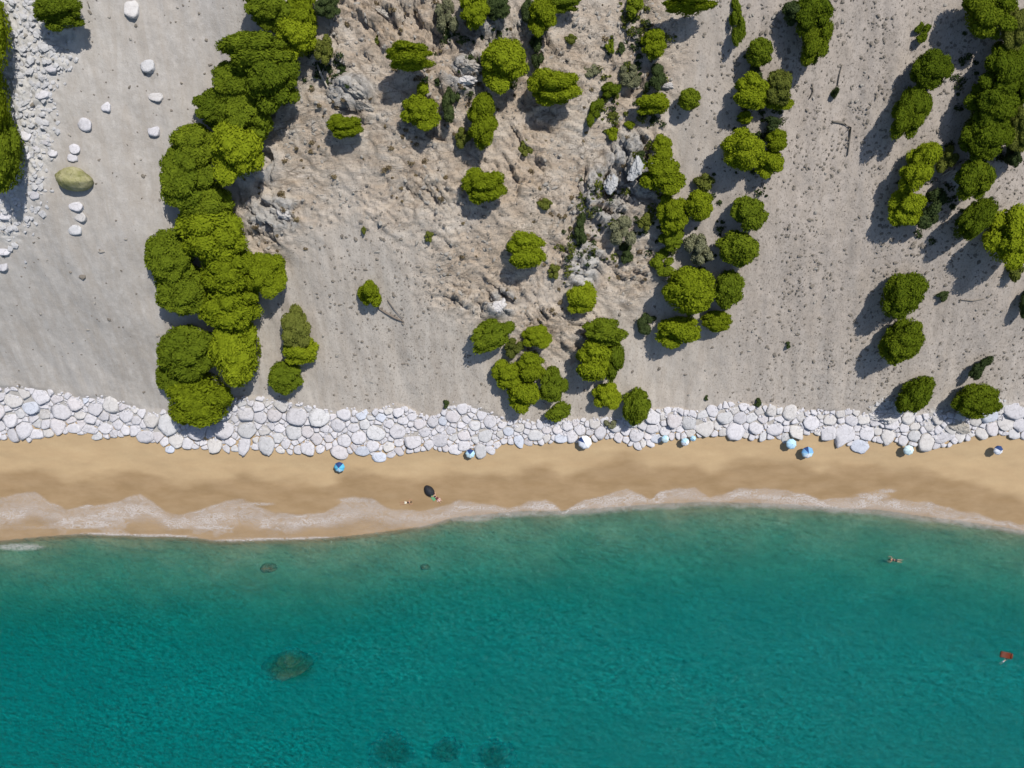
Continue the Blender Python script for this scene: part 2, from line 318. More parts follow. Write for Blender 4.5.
M = dict(hill=make_hill(), sand=make_sand(), seabed=make_seabed(), sea=make_sea(), foam=make_foam(),
    white=make_rock('pale_limestone', (.43, .42, .435), (.62, .608, .635)), warmrock=make_rock('cream_limestone', (.42, .40, .385), (.60, .583, .57)),
    bluerock=make_rock('bluish_limestone', (.42, .44, .49), (.58, .61, .68)), pinkrock=make_rock('pinkish_limestone', (.44, .415, .42), (.61, .585, .60)),
    greyrock=make_rock('grey_limestone', (.40, .40, .405), (.59, .585, .595)), tanrock=make_rock('tan_cliff_rock', (.26, .235, .20), (.48, .45, .405), .2),
    mossrock=make_rock('lichen_rock', (.14, .15, .015), (.46, .42, .28), .05, .55), slabrock=make_rock('blue_grey_rock', (.33, .335, .34), (.54, .545, .55), .1), reef=make_rock('weedy_reef_rock', (.035, .032, .014), (.17, .14, .055), .1, 1.1), brownreef=make_rock('brown_reef_rock', (.13, .09, .045), (.26, .19, .10), .1, 2),
    reefdeep=make_rock('dark_weedy_rock', (.02, .03, .015), (.07, .075, .03), .2, 1.5),
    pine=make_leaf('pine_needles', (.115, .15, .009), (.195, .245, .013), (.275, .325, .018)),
    pinedark=make_leaf('dark_pine_needles', (.055, .085, .008), (.10, .14, .010), (.165, .205, .014)),  # darker green needles for the pines of the right slope
    pinedeep=make_leaf('deep_pine_needles', (.08, .118, .010), (.135, .18, .014), (.20, .25, .018)),
    olive=make_leaf('olive_needles', (.085, .105, .022), (.135, .155, .03), (.19, .205, .045)),
    dark=make_leaf('dark_shrub_leaves', (.035, .055, .02), (.06, .085, .03), (.09, .12, .04)),
    dry=make_leaf('grey_dry_twigs', (.12, .125, .07), (.18, .185, .105), (.25, .25, .16), .1),
    drygrass=make_leaf('brown_dry_grass', (.14, .105, .06), (.20, .155, .09), (.24, .21, .11), .2),
    bark=make_plain('pine_bark', (.13, .10, .075), .9), dead=make_plain('dead_wood', (.17, .14, .115), .9), deadpale=make_plain('bleached_dead_wood', (.36, .33, .28), .9),
    brush=make_plain('dark_dry_brush', (.17, .15, .125), .95, .5, .7),
    skin=make_plain('skin', (.48, .29, .20), .6), skintan=make_plain('tanned_skin', (.36, .20, .13), .6), hair=make_plain('dark_hair', (.025, .018, .014), .6),
    black=make_plain('black_fabric', (.018, .02, .026), .7), cream=make_plain('cream_fabric', (.66, .62, .50), .8), green=make_plain('green_fabric', (.10, .26, .13), .8),
    maroon=make_plain('maroon_fabric', (.12, .03, .035), .8), pink=make_plain('pink_fabric', (.58, .40, .44), .8), rust=make_plain('rust_red_vinyl', (.12, .022, .005), .45),
    pole=make_plain('white_metal_pole', (.7, .7, .7), .4), grey=make_plain('grey_metal', (.3, .3, .31), .4),
    c_white=make_plain('white_canvas', (.74, .76, .80), .8), c_navy=make_plain('navy_canvas', (.02, .05, .16), .8), c_cyan=make_plain('cyan_canvas', (.10, .42, .62), .8),
    c_pale=make_plain('pale_blue_canvas', (.42, .64, .78), .8), c_blue=make_plain('mid_blue_canvas', (.16, .36, .62), .8), c_aqua=make_plain('pale_aqua_canvas', (.58, .72, .74), .8))

# ---------------------------------------------------------------- object helpers
def np_mesh(name, V, Fc, mats=None, smooth=False, fmat=None, attrs=None):
    """V (n,3); Fc list/array of equal-length faces"""
    me = bpy.data.meshes.new(name); V = np.asarray(V, np.float32); Fc = np.asarray(Fc, np.int32)
    n, k = Fc.shape
    me.vertices.add(len(V)); me.vertices.foreach_set('co', V.ravel())
    me.loops.add(n * k); me.loops.foreach_set('vertex_index', Fc.ravel())
    me.polygons.add(n); me.polygons.foreach_set('loop_start', np.arange(0, n * k, k, dtype=np.int32))
    me.polygons.foreach_set('use_smooth', np.full(n, smooth, bool))
    for m in (mats if isinstance(mats, (list, tuple)) else [mats] if mats else []): me.materials.append(m)
    if fmat is not None: me.polygons.foreach_set('material_index', np.asarray(fmat, np.int32))
    for nm, (dom, arr) in (attrs or {}).items():
        a = me.attributes.new(nm, 'FLOAT', dom); a.data.foreach_set('value', np.asarray(arr, np.float32))
    me.update(calc_edges=True); return me
def obj(name, me, parent=None, loc=(0, 0, 0), rot=(0, 0, 0), scale=(1, 1, 1)):
    o = bpy.data.objects.new(name, me); COL.objects.link(o)
    o.location = loc; o.rotation_euler = rot; o.scale = scale
    if parent: o.parent = parent
    return o
def tag(o, label, cat, group=None):
    o['label'] = label; o['category'] = cat
    if group: o['group'] = group
    return o
def kind(o, k): o['kind'] = k; return o
def py_mesh(name, V, Fc, m, smooth=True):
    me = bpy.data.meshes.new(name); me.from_pydata([tuple(v) for v in V], [], Fc); me.materials.append(m)
    if smooth: me.polygons.foreach_set('use_smooth', np.ones(len(me.polygons), bool))
    me.update(); return me
def tube(pts, rads, sides=7):
    V, Fs = [], []
    for i, (p, r) in enumerate(zip(pts, rads)):
        a = Vector(pts[min(i + 1, len(pts) - 1)]) - Vector(pts[max(i - 1, 0)]); a.normalize()
        x = a.orthogonal().normalized(); y = a.cross(x)
        for k in range(sides):
            q = Vector(p) + (x * math.cos(2 * math.pi * k / sides) + y * math.sin(2 * math.pi * k / sides)) * r
            V.append(q)
    for i in range(len(pts) - 1):
        for k in range(sides):
            a, b = i * sides + k, i * sides + (k + 1) % sides
            Fs.append((a, b, b + sides, a + sides))
    Fs.append(tuple(range(sides))[::-1]); Fs.append(tuple((len(pts) - 1) * sides + k for k in range(sides)))
    return V, Fs
def join(parts):
    V, Fs = [], []
    for v, f in parts:
        n = len(V); V += list(v); Fs += [tuple(i + n for i in q) for q in f]
    return V, Fs
_ph = (1 + 5 ** .5) / 2
_iv = np.array([(-1,_ph,0),(1,_ph,0),(-1,-_ph,0),(1,-_ph,0),(0,-1,_ph),(0,1,_ph),(0,-1,-_ph),(0,1,-_ph),(_ph,0,-1),(_ph,0,1),(-_ph,0,-1),(-_ph,0,1)], float)
_iv /= np.linalg.norm(_iv[0])
_if = np.array([(0,11,5),(0,5,1),(0,1,7),(0,7,10),(0,10,11),(1,5,9),(5,11,4),(11,10,2),(10,7,6),(7,1,8),(3,9,4),(3,4,2),(3,2,6),(3,6,8),(3,8,9),(4,9,5),(2,4,11),(6,2,10),(8,6,7),(9,8,1)])
def ico(sub):
    V = [tuple(v) for v in _iv]; Fs = [tuple(f) for f in _if]
    for _ in range(sub):
        c = {}; nf = []
        def mid(a, b):
            k = (min(a, b), max(a, b))
            if k not in c:
                q = np.add(V[a], V[b]); q /= np.linalg.norm(q); V.append(tuple(q)); c[k] = len(V) - 1
            return c[k]
        for a, b, d in Fs:
            x, y, z = mid(a, b), mid(b, d), mid(d, a); nf += [(a, x, z), (b, y, x), (d, z, y), (x, y, z)]
        Fs = nf
    return np.array(V), np.array(Fs)
ICO = [ico(i) for i in range(5)]

# ---------------------------------------------------------------- ground: hillside, beach, seabed
def axis(lo, hi, step, far):
    a = list(np.arange(lo, hi + step / 2, step)); q = step
    while a[-1] < far: q *= 1.18; a.append(a[-1] + q)
    q = step
    while a[0] > -far: q *= 1.18; a.insert(0, a[0] - q)
    return np.array(a)
gx = axis(-80, 80, .2, 420); gy = axis(-62, 60, .2, 420)
X, Y = np.meshgrid(gx, gy); nx, ny = len(gx), len(gy)
Z, H0, U, V_, CR, SL, PA, HI, AMP, IDV = height(X.ravel(), Y.ravel(), True)
idx = np.arange(nx * ny).reshape(ny, nx)
quads = np.stack([idx[:-1, :-1], idx[:-1, 1:], idx[1:, 1:], idx[1:, :-1]], -1).reshape(-1, 4)
split = pl(ROCKTOP, U) * .25 + pl(SANDTOP, U) * .75 - V_          # >0: uphill of the foot of the boulder strip
fz = split[quads].mean(1); fh = H0[quads].mean(1)
def ground(name, sel, m, attrs):
    q = quads[sel]; used, inv = np.unique(q, return_inverse=True)
    P = np.stack([X.ravel()[used], Y.ravel()[used], Z[used]], 1)
    me = np_mesh(name, P, inv.reshape(-1, 4), m, True, None, {k: ('POINT', a[used]) for k, a in attrs.items()})
    return kind(obj(name, me), 'structure')
wetline = 34 + 34 * (fbm(X.ravel() / 9, Y.ravel() / 3, 5, 5) - .5) + 4 * np.sin(X.ravel() / 6.5)
up = pl(SWASH, U) - V_
WET = (1 - sstep(wetline * .55, wetline * 1.05, up)) * .92 + .12 * (1 - sstep(18, 60, up))
SPECK = .45 + .45 * sstep(680, 780, U) + .3 * sstep(300, 420, U) * (1 - sstep(560, 680, U)) - .25 * (1 - sstep(200, 300, U))
ground('hillside', fz > 0, M['hill'], dict(crag=CR * .9, slab=SL * sstep(.3, .6, IDV + .25), pale=np.maximum(PA, sstep(0, -6, pl(ROCKTOP, U) - V_) * .5), speck=SPECK, warm=np.clip(.9 * sstep(215, 290, U + 30 * (fbm(X.ravel() / 6, Y.ravel() / 6, 3, 88) - .5)) - .25 * sstep(660, 760, U), 0, 1), right_scree=sstep(640, 760, U + 40 * (fbm(X.ravel() / 5, Y.ravel() / 14, 3, 83) - .5)) * (1 - .5 * sstep(300, 400, V_))))
ground('beach', (fz <= 0) & (fh > -.25), M['sand'], dict(wet=np.clip(WET, 0, 1)))
ground('seabed', (fz <= 0) & (fh <= -.25), M['seabed'], {})

# sea: one closed body of water, its surface at z = 0
sx = axis(-80, 80, .8, 420); sy = np.array(sorted(set(list(np.arange(-62, -12, .8)) + [-420, -250, -150, -100, -75])))
SXX, SYY = np.meshgrid(sx, sy); n1, n2 = len(sx), len(sy)
top = np.stack([SXX.ravel(), SYY.ravel(), np.zeros(n1 * n2)], 1); bot = top.copy(); bot[:, 2] = -14
ii = np.arange(n1 * n2).reshape(n2, n1)
qt = np.stack([ii[:-1, :-1], ii[:-1, 1:], ii[1:, 1:], ii[1:, :-1]], -1).reshape(-1, 4)
qb = qt[:, ::-1] + n1 * n2
rim = np.concatenate([ii[0, :], ii[1:, -1], ii[-1, -2::-1], ii[-2:0:-1, 0]]); rn = np.roll(rim, -1)
qs = np.stack([rim + n1 * n2, rn + n1 * n2, rn, rim], 1)
dep = np.maximum(-base_h(SXX.ravel(), SYY.ravel()), 0)
dep = dep * (1 - .85 * blob(*to_px(SXX.ravel(), SYY.ravel(), 0), [(291, 667, 28, 16)]) - .6 * blob(*to_px(SXX.ravel(), SYY.ravel(), 0), [(393, 752, 22, 18), (446, 752, 17, 13), (493, 757, 17, 14)]))
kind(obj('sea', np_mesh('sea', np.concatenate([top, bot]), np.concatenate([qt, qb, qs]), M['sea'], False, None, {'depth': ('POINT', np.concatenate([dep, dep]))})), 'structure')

# foam: lacy sheet that lies on the wet sand and on the edge of the water
fx_ = np.arange(-95, 95, .2); fy_ = np.arange(-27, -12, .2)
FX, FY = np.meshgrid(fx_, fy_); fh_ = np.maximum(height(FX.ravel(), FY.ravel()), 0) + .035
fu, fv = to_px(FX.ravel(), FY.ravel(), fh_)
wob = 5 * (fbm(FX.ravel() / 2, FY.ravel() / 2, 4, 19) - .5)
t_in = fv - pl(SWASH, fu) + wob * .9 + 7 * (fbm(FX.ravel() / 6, FY.ravel() / 6, 2, 23) - .5); t_out = pl(WATER, fu) - fv + wob + 5 * sstep(400, 480, fu)
thick = np.maximum(pl(WATER, fu) - pl(SWASH, fu), 6)
inside = sstep(0, 2.2, t_in) * sstep(-2, 3, t_out)
leftside = 1 - sstep(330, 470, fu)
film = inside * (1 - .85 * sstep(.40, .75, t_in / thick + .5 * (fbm(FX.ravel() / 4, FY.ravel() / 3, 3, 91) - .5)) * leftside) * (.78 + .14 * leftside) * (.7 + .6 * fbm(FX.ravel() / 5, FY.ravel() / 2.5, 3, 97))
rimw = np.exp(-((t_in - 2) / 1.6) ** 2) * .9 * fbm(FX.ravel() / 3, FY.ravel() / 3, 2, 2) * 1.4
band = np.exp(-((t_in / thick - .42 - .15 * (1 - leftside)) / (.22 + .15 * (1 - leftside))) ** 2) * (.5 + .05 * (1 - leftside) + .7 * fbm(FX.ravel() / 6, FY.ravel() / 3, 3, 29))
edge = np.exp(-((pl(WATER, fu) - fv + wob * .3 - .5) / 1.0) ** 2) * (blob(fu, fv, [(275, 540, 68, 9), (140, 535, 70, 7)]) * 1.6 + .15 * leftside)
extra = blob(fu, fv, [(886, 491, 12, 2.2), (352, 500, 16, 3), (215, 527, 24, 3), (872, 496, 20, 4), (20, 547, 26, 4), (255, 504, 22, 2.0), (80, 524, 40, 5)])
dense = np.clip(np.maximum.reduce([inside * rimw, inside * band, edge, extra * .9]), 0, 1.5)
streak = sstep(.62, .72, ridged(FX.ravel() / 5, FY.ravel() / 1.6, 3, 64)) * blob(fu, fv, [(170, 520, 200, 22), (700, 500, 400, 14)])
dense = np.clip(dense + inside * streak * .6, 0, 1.5)
qi = np.arange(FX.size).reshape(FX.shape)
fq = np.stack([qi[:-1, :-1], qi[:-1, 1:], qi[1:, 1:], qi[1:, :-1]], -1).reshape(-1, 4)
keep = (np.maximum(film, dense)[fq].max(1) > .01); fq = fq[keep]; used, inv = np.unique(fq, return_inverse=True)
fo = obj('foam', np_mesh('foam', np.stack([FX.ravel(), FY.ravel(), fh_], 1)[used], inv.reshape(-1, 4), M['foam'], True, None, {'film': ('POINT', film[used]), 'dense': ('POINT', dense[used])}))
kind(fo, 'stuff'); fo['label'] = 'thin lacy white foam left by waves along the wet sand'; fo['category'] = 'foam'

# ---------------------------------------------------------------- stones, boulders
def stones(name, x, y, z, r, m, seed, flat=.6, sub=0, smooth=False):
    """many small loose stones as one mesh"""
    g = np.random.default_rng(seed); bv, bf = ICO[sub]; n = len(x); k = len(bv)
    P = bv[None] * (1 + (g.random((n, k, 1)) - .5) * .7)
    el = np.stack([g.uniform(.7, 1.4, n), g.uniform(.6, 1.0, n), g.uniform(flat * .7, flat * 1.2, n)], 1)
    P = P * el[:, None] * r[:, None, None]
    a = g.uniform(0, 6.283, n); ca, sa = np.cos(a)[:, None], np.sin(a)[:, None]
    Q = np.stack([P[..., 0] * ca - P[..., 1] * sa + x[:, None], P[..., 0] * sa + P[..., 1] * ca + y[:, None], P[..., 2] + z[:, None]], -1)
    Fs = (bf[None] + (np.arange(n) * k)[:, None, None]).reshape(-1, 3)
    return obj(name, np_mesh(name, Q.reshape(-1, 3), Fs, m, smooth))
def clip_poly(P, nx_, ny_, c):
    o = []
    for i in range(len(P)):
        a, b = P[i], P[(i + 1) % len(P)]; da = a[0] * nx_ + a[1] * ny_ - c; db = b[0] * nx_ + b[1] * ny_ - c
        if da <= 0: o.append(a)
        if (da < 0 < db) or (db < 0 < da):
            t = da / (da - db); o.append((a[0] + t * (b[0] - a[0]), a[1] + t * (b[1] - a[1])))
    return o
def resample(P, n):
    P = np.array(P + [P[0]]); L = np.r_[0, np.cumsum(np.hypot(*np.diff(P, axis=0).T))]
    s = np.linspace(0, L[-1], n, endpoint=False)
    return np.stack([np.interp(s, L, P[:, 0]), np.interp(s, L, P[:, 1])], 1)
def boulder_mesh(name, ring, hgt, m, g, low=.35):
    """ring (n,2) outline in metres about 0,0: a rounded, worn block with an uneven top"""
    n = len(ring); V = []; tilt = g.normal(0, .09, 2)
    prof = [(.90, -low), (1.0, hgt * .30), (.98, hgt * .74), (.90, hgt * .95), (.55, hgt * 1.0)]
    off = g.normal(0, .05, (len(prof), n)); off = (off + np.roll(off, 1, 1)) / 1.4
    for i, (s, z) in enumerate(prof):
        for k in range(n):
            q = ring[k] * s * (1 + off[i, k]); zz = z + (q @ tilt) * (z > 0) + g.normal(0, .02) * hgt
            V.append((q[0], q[1], zz))
    V.append((0, 0, hgt * 1.02)); Fs = []
    for i in range(len(prof) - 1):
        for k in range(n):
            a, b = i * n + k, i * n + (k + 1) % n; Fs.append((a, b, b + n, a + n))
    l = (len(prof) - 1) * n
    for k in range(n): Fs.append((l + k, l + (k + 1) % n, len(V) - 1))
    return py_mesh(name, V, Fs, m, True)
ORD = 'first second third fourth fifth sixth seventh eighth ninth tenth eleventh twelfth thirteenth fourteenth fifteenth sixteenth'.split()
SEG = [(0,55,'near the left picture edge'),(55,110,'left of the big pine row'),(110,170,'just left of the big pine row'),(170,232,'below the foot of the big pine row'),
    (232,275,'right below the big pine row'),(275,318,'below the round lone bush'),(318,362,'above the cyan parasol'),(362,405,'right of the cyan parasol'),
    (405,440,'left of the half-hidden parasol'),(440,478,'around the half-hidden pale parasol'),(478,520,'below the five-pine clump'),(520,562,'below the low pine on the stones'),
    (562,600,'around the white navy-edged parasol'),(600,640,'below the upright oval pine'),(640,675,'right of the upright oval pine'),(675,712,'above the twin pale parasols'),
    (712,752,'around the big square white boulder'),(752,785,'left of the two blue parasols'),(785,822,'above the two blue parasols'),(822,862,'right of the two blue parasols'),
    (862,900,'left of the aqua parasol'),(900,940,'around the aqua parasol'),(940,980,'below the squat oval pine'),(980,1025,'near the right picture edge')]
BASE_R = [(0,7.0),(60,7.2),(200,7.0),(300,6.6),(400,6.0),(440,5.6),(500,4.6),(570,5.0),(640,6.4),(760,6.6),(900,6.4),(1024,6.6)]
# boulders read one by one: u, v, half width, half height, angle, material, label
SPECIAL = [(340,452,9,6.5,30,'pinkrock','large pinkish white oval boulder on the sand above the cyan parasol'),
    (363,451,8,5,0,'bluerock','bluish oval boulder on the sand, right of the pinkish one above the cyan parasol'),
    (379,457,7,5,5,'bluerock','pale bluish boulder alone on the sand, farthest right of the cyan parasol'),
    (735,431,9,9,20,'white','big square white boulder jutting onto the sand, brightest in the strip'),
    (859,446,9,6.5,20,'bluerock','large smooth bluish white boulder lying on the sand left of the aqua parasol'),
    (656,438,5.5,5,0,'bluerock','round bluish boulder on the sand edge beside the small pale parasol'),
    (440,440,8,6.5,-10,'white','round white boulder on the sand edge, left of a touching pair'),
    (455,449,7,5.5,10,'white','left white boulder of a touching pair beside the half-hidden parasol'),
    (464,445.5,6,5.5,0,'white','right white boulder of a touching pair beside the half-hidden parasol'),
    (490.5,450,5.5,4,40,'white','oblong white boulder slipping onto the sand below the five-pine clump'),
    (535,435,7.5,5.5,0,'greyrock','oval grey boulder ringed by a dark gap below the low pine'),
    (562,438,7,4.8,0,'bluerock','pale oval boulder on the sand edge left of the white navy-edged parasol'),
    (74,428,8,5,5,'white','white oblong boulder resting on sand, left one of two side by side'),
    (89,429,10,4,15,'white','long white boulder resting on sand, right one of two side by side'),
    (37,434,7.5,5,0,'white','oval white boulder resting on the sand near the left edge'),
    (145,436,9,7,15,'white','large bright white boulder standing out over the sand left of the pines'),
    (170,449,5,4,0,'bluerock','small bluish boulder lying alone on the sand left of the pines'),
    (245,444,5.5,12,15,'white','tall wedge-shaped white boulder pointing down onto the sand'),
    (1014,411,11,8,20,'white','large angular white boulder near the right edge, right of the squat pine'),
    (944,437,10,5,-20,'white','long tilted white slab on the sand edge right of the aqua parasol'),
    (790,431,0,0,0,None,''),
    (132,9,7,9,10,'warmrock','upright cream boulder on grey scree near the top edge'),
    (156,96.5,7,5,10,'warmrock','oval cream boulder on grey scree, topmost of three right of centre scree'),
    (148,66,7,7,0,'greyrock','faint sunken pale boulder in the scree above the oval cream one'),
    (106,107,5,5,0,'white','small round white boulder on grey scree, left of the oval cream one'),
    (85,125,7,6,10,'white','white boulder on grey scree beside the pebbly patch'),
    (154,131,6,5.5,0,'white','bright white boulder on grey scree nearest the pine row'),
    (75,149,5,5,0,'white','upper white boulder of a pair above the mossy boulder'),
    (73,158,5,4,0,'white','lower white boulder of a pair above the mossy boulder'),
    (76,206,7,5,10,'white','white boulder just below the mossy boulder'),
    (80,217,6,5,30,'warmrock','cream boulder touching the white one below the mossy boulder'),
    (75,230,7,5,0,'greyrock','faint half-buried pale boulder, lowest below the mossy boulder'),
    (34,195,5.5,4.5,0,'white','white boulder on pebbles left of the mossy boulder'),
    (51,68,6,5,10,'white','round white boulder on top of the pebbly patch'),
    (42,95,7,4,-15,'white','flat pale boulder in the middle of the pebbly patch'),
    (25,135,6,5,30,'white','pale boulder beside the far left green trees, lower pebbly patch'),
    (46,141,4.5,4,0,'white','small white boulder at the lower right of the pebbly patch'),
    (36,147,4,3.5,0,'white','small white boulder, lower left neighbour in the pebbly patch'),
    (53,153,4.5,4,20,'white','pale boulder between the pebbly patch and the mossy boulder'),
    (27,156,3.5,3.5,0,'white','tiny white boulder touching the far left green trees'),
    (5,251,5.5,4.5,0,'white','upper pale boulder of two at the left edge below the trees'),
    (3,266,5,5,0,'white','lower pale boulder of two at the left edge below the trees'),
    (5,216,6,4,0,'white','pale flat boulder at the left edge just below the trees')]
rocks = []         # (area, u, v, ring in px about the centre, material key, label or None)
g = np.random.default_rng(11)
for (u, v, ru, rv, an, mk, lb) in SPECIAL:
    if not mk: continue
    th = np.linspace(0, 2 * math.pi, 18, endpoint=False); p_ = 2.6
    rr = (np.abs(np.cos(th)) ** p_ + np.abs(np.sin(th)) ** p_) ** (-1 / p_) * (1 + g.normal(0, .035, 18))
    x, y = ru * rr * np.cos(th), rv * rr * np.sin(th); a = R(an)
    rocks.append((ru * rv * 3.14, u, v, np.stack([x * math.cos(a) - y * math.sin(a), x * math.sin(a) + y * math.cos(a)], 1), mk, lb))
PARASOLS = [(338.5,466,5.6),(792,444,5.6),(809,451.5,6.2),(1000,449.5,5),(586,441.5,7.5),(470,453,5),(910.5,450,5.2),(665,438.5,4),(686,441,4.2),(694,437.5,3)]
blockers = [(s[1], s[2], math.sqrt(s[0] / 3.14)) for s in rocks if s[2] > 380] + [(a, b, c * .9) for a, b, c in PARASOLS]
sites = list(blockers); nb = len(sites)
cand = []
for sc_, cnt in ((1.55, 60), (1.2, 330), (.9, 1700), (.66, 7000), (.45, 14000)):
    for _ in range(cnt):
        u = g.uniform(-25, 1050); r = np.interp(u, *np.array(BASE_R).T) * sc_ * g.uniform(.85, 1.1)
        lo, hi = pl(ROCKTOP, u), pl(SANDTOP, u)
        v = g.uniform(lo, hi)
        if v + r * .75 > hi + 2 or v - r * .7 < lo: continue
        arr = np.array(sites)
        if np.all(np.hypot(arr[:, 0] - u, (arr[:, 1] - v) * 1.15) > (arr[:, 2] + r) * .80): sites.append((u, v, r))
A = np.array(sites)
for i in range(nb, len(A)):
    u, v, r = A[i]
    d = np.hypot(A[:, 0] - u, A[:, 1] - v); nb_ = [j for j in np.argsort(d)[1:16] if d[j] < r * 4.5]
    ex = g.uniform(1.05, 1.4); th = np.linspace(0, 2 * math.pi, 14, endpoint=False) + g.uniform(0, .4); an = g.uniform(0, 3.14)
    rad = r * 1.30
    P = [(rad * ex * math.cos(q) * math.cos(an) - rad / ex * math.sin(q) * math.sin(an), rad * ex * math.cos(q) * math.sin(an) + rad / ex * math.sin(q) * math.cos(an)) for q in th]
    for j in nb_:
        du, dv = A[j, 0] - u, A[j, 1] - v; L = math.hypot(du, dv); c = (L * L + r * r - A[j, 2] ** 2) / (2 * L) - .22
        P = clip_poly(P, du / L, dv / L, c)
        if len(P) < 3: break
    if len(P) < 3: continue
    ring = resample(P, 16); sm = .94 * ring + .03 * (np.roll(ring, 1, 0) + np.roll(ring, -1, 0))
    rx_, ry_ = ring[:, 0], ring[:, 1]; area = abs(np.dot(rx_, np.roll(ry_, -1)) - np.dot(ry_, np.roll(rx_, -1))) / 2
    mk = g.choice(['white', 'white', 'white', 'greyrock', 'warmrock', 'pinkrock', 'bluerock'])
    if mk == 'bluerock' and g.random() < .6: mk = 'white'
    if 700 < u and g.random() < .3: mk = 'warmrock'
    rocks.append((area, u, v, sm, mk, None))
sp = [r for r in rocks if r[5]]; rest = sorted([r for r in rocks if not r[5] and -12 < r[1] < 1036], key=lambda r: -r[0])
outside = [r for r in rocks if not r[5] and not (-12 < r[1] < 1036)]
indiv = sp + rest[:298 - len(sp)]; tail = rest[298 - len(sp):] + outside
TONE = dict(white='white', greyrock='grey', warmrock='cream', pinkrock='pinkish', bluerock='bluish')
# a boulder's label: size, tone, shape, row and stretch of the strip, counted from the left among its like
keyed = {}
for r in indiv:
    if r[5]: continue
    u, v = r[1], r[2]; lo, hi = pl(ROCKTOP, u), pl(SANDTOP, u); q = (v - lo) / (hi - lo)
    row = 'in the upper row' if q < .36 else 'in the middle row' if q < .68 else 'along the sand'
    e = np.linalg.eigvalsh(np.cov(r[3].T)); shape = 'oblong' if e[1] / e[0] > 2.3 else 'blocky'
    seg = next((s for a, b, s in SEG if a <= u < b), SEG[0][2] if u < 0 else SEG[-1][2])
    keyed.setdefault((TONE[r[4]], shape, row, seg), []).append(r)
lab = {}
for (tone, shape, row, seg), L in keyed.items():
    L.sort(key=lambda r: r[1])
    for i, r in enumerate(L):
        lab[id(r)] = f"{tone} {shape} boulder {row} {seg}" if len(L) == 1 else f"{ORD[i]} {tone} {shape} boulder {row} {seg}"
def local_scale(z): return (H - z) / F
bx, by, bz = at([r[1] for r in indiv], [r[2] for r in indiv])
for r, x, y, z in zip(indiv, bx, by, bz):
    k = local_scale(z); ring = r[3] * k * np.array([1, -1]); ring = ring[::-1]
    size = math.sqrt(r[0] / 3.14) * k
    me = boulder_mesh('boulder', ring, size * g.uniform(.18, .38), M[r[4]], g, size * .5)
    tag(obj('boulder', me, None, (x, y, z)), r[5] or lab[id(r)], 'boulder', 'pale boulders along the top of the sand' if r[2] > 380 else 'pale boulders lying on the scree')
# the remaining small stones of the strip and the rubble between: one mass
tx, ty, tz = at([r[1] for r in tail], [r[2] for r in tail]); parts = []
for r, x, y, z in zip(tail, tx, ty, tz):
    k = local_scale(z); ring = (r[3] * k * np.array([1, -1]))[::-1]; size = math.sqrt(r[0] / 3.14) * k
    me = boulder_mesh('tmp', ring, size * .7, M['white'], g, size * .5)
    parts.append(([(v.co.x + x, v.co.y + y, v.co.z + z) for v in me.vertices], [tuple(p.vertices) for p in me.polygons])); bpy.data.meshes.remove(me)
V, Fs = join(parts); me = py_mesh('small_boulders', V, Fs, M['white'])
o = kind(obj('small_boulders', me), 'stuff'); o['label'] = 'small pale stones filling the strip between the larger boulders'; o['category'] = 'stones'
n = 2600; u = g.uniform(-30, 1055, n); f = g.random(n); v = pl(ROCKTOP, u) * (1 - f) + pl(SANDTOP, u) * f - 1 + 2.2 * (g.random(n) - .5)
x, y, z = at(u, v); kind(stones('shingle', x, y, z + .03, g.uniform(.10, .30, n), M['white'], 3, .7), 'stuff')['label'] = 'small pale shingle packed between the boulders'

# pebbly patch in the upper left, rubble of the crags, dark tufts of dry brush on the scree
def in_mask(n, seed, fn):
    q = np.random.default_rng(seed); u = q.uniform(-20, 1045, n); v = q.uniform(-20, 415, n)
    k = q.random(n) < fn(u, v); u, v = u[k], v[k]
    k = v < pl(ROCKTOP, u) - 2; return u[k], v[k], q
u, v, q = in_mask(60000, 31, lambda u, v: blob(u, v, PALEROCK) * .55)
x, y, z = at(u, v); kind(stones('pebbles', x, y, z, q.uniform(.12, .62, len(x)) * q.uniform(.4, 1, len(x)), M['greyrock'], 32, .4), 'stuff')['label'] = 'pale pebbles in a patch on the upper scree'
u, v, q = in_mask(15000, 33, lambda u, v: np.clip(blob(u, v, CRAG) * .5 * sstep(.35, .6, fbm(u / 40, v / 40, 3, 6)) + .02, 0, 1))
x, y, z = at(u, v); kind(stones('rubble', x, y, z, q.uniform(.08, .34, len(x)), M['tanrock'], 34, .6), 'stuff')['label'] = 'loose tan rubble on the cliff face'
def dens(u, v):
    cl = sstep(.45, .62, fbm(u / 22, v / 30, 3, 41))
    return np.clip(.012 + .22 * cl * sstep(690, 790, u) + .08 * cl * sstep(290, 360, u) * (1 - sstep(600, 660, u)) + .05 * sstep(280, 330, u) * (1 - sstep(600, 640, u)) * blob(u, v, [(400, 290, 130, 90), (300, 260, 80, 80), (480, 250, 90, 60)]) + .05 * sstep(700, 800, u)
        + .05 * blob(u, v, [(640, 70, 60, 80), (680, 60, 70, 110), (720, 90, 60, 120)]), 0, 1)
u, v, q = in_mask(80000, 35, dens)
x, y, z = at(u, v); kind(stones('dry_brush', x, y, z, q.uniform(.08, .34, len(x)) * q.uniform(.35, 1, len(x)), M['brush'], 36, .5), 'stuff')['label'] = 'dark dry tufts and pebbles speckling the scree'

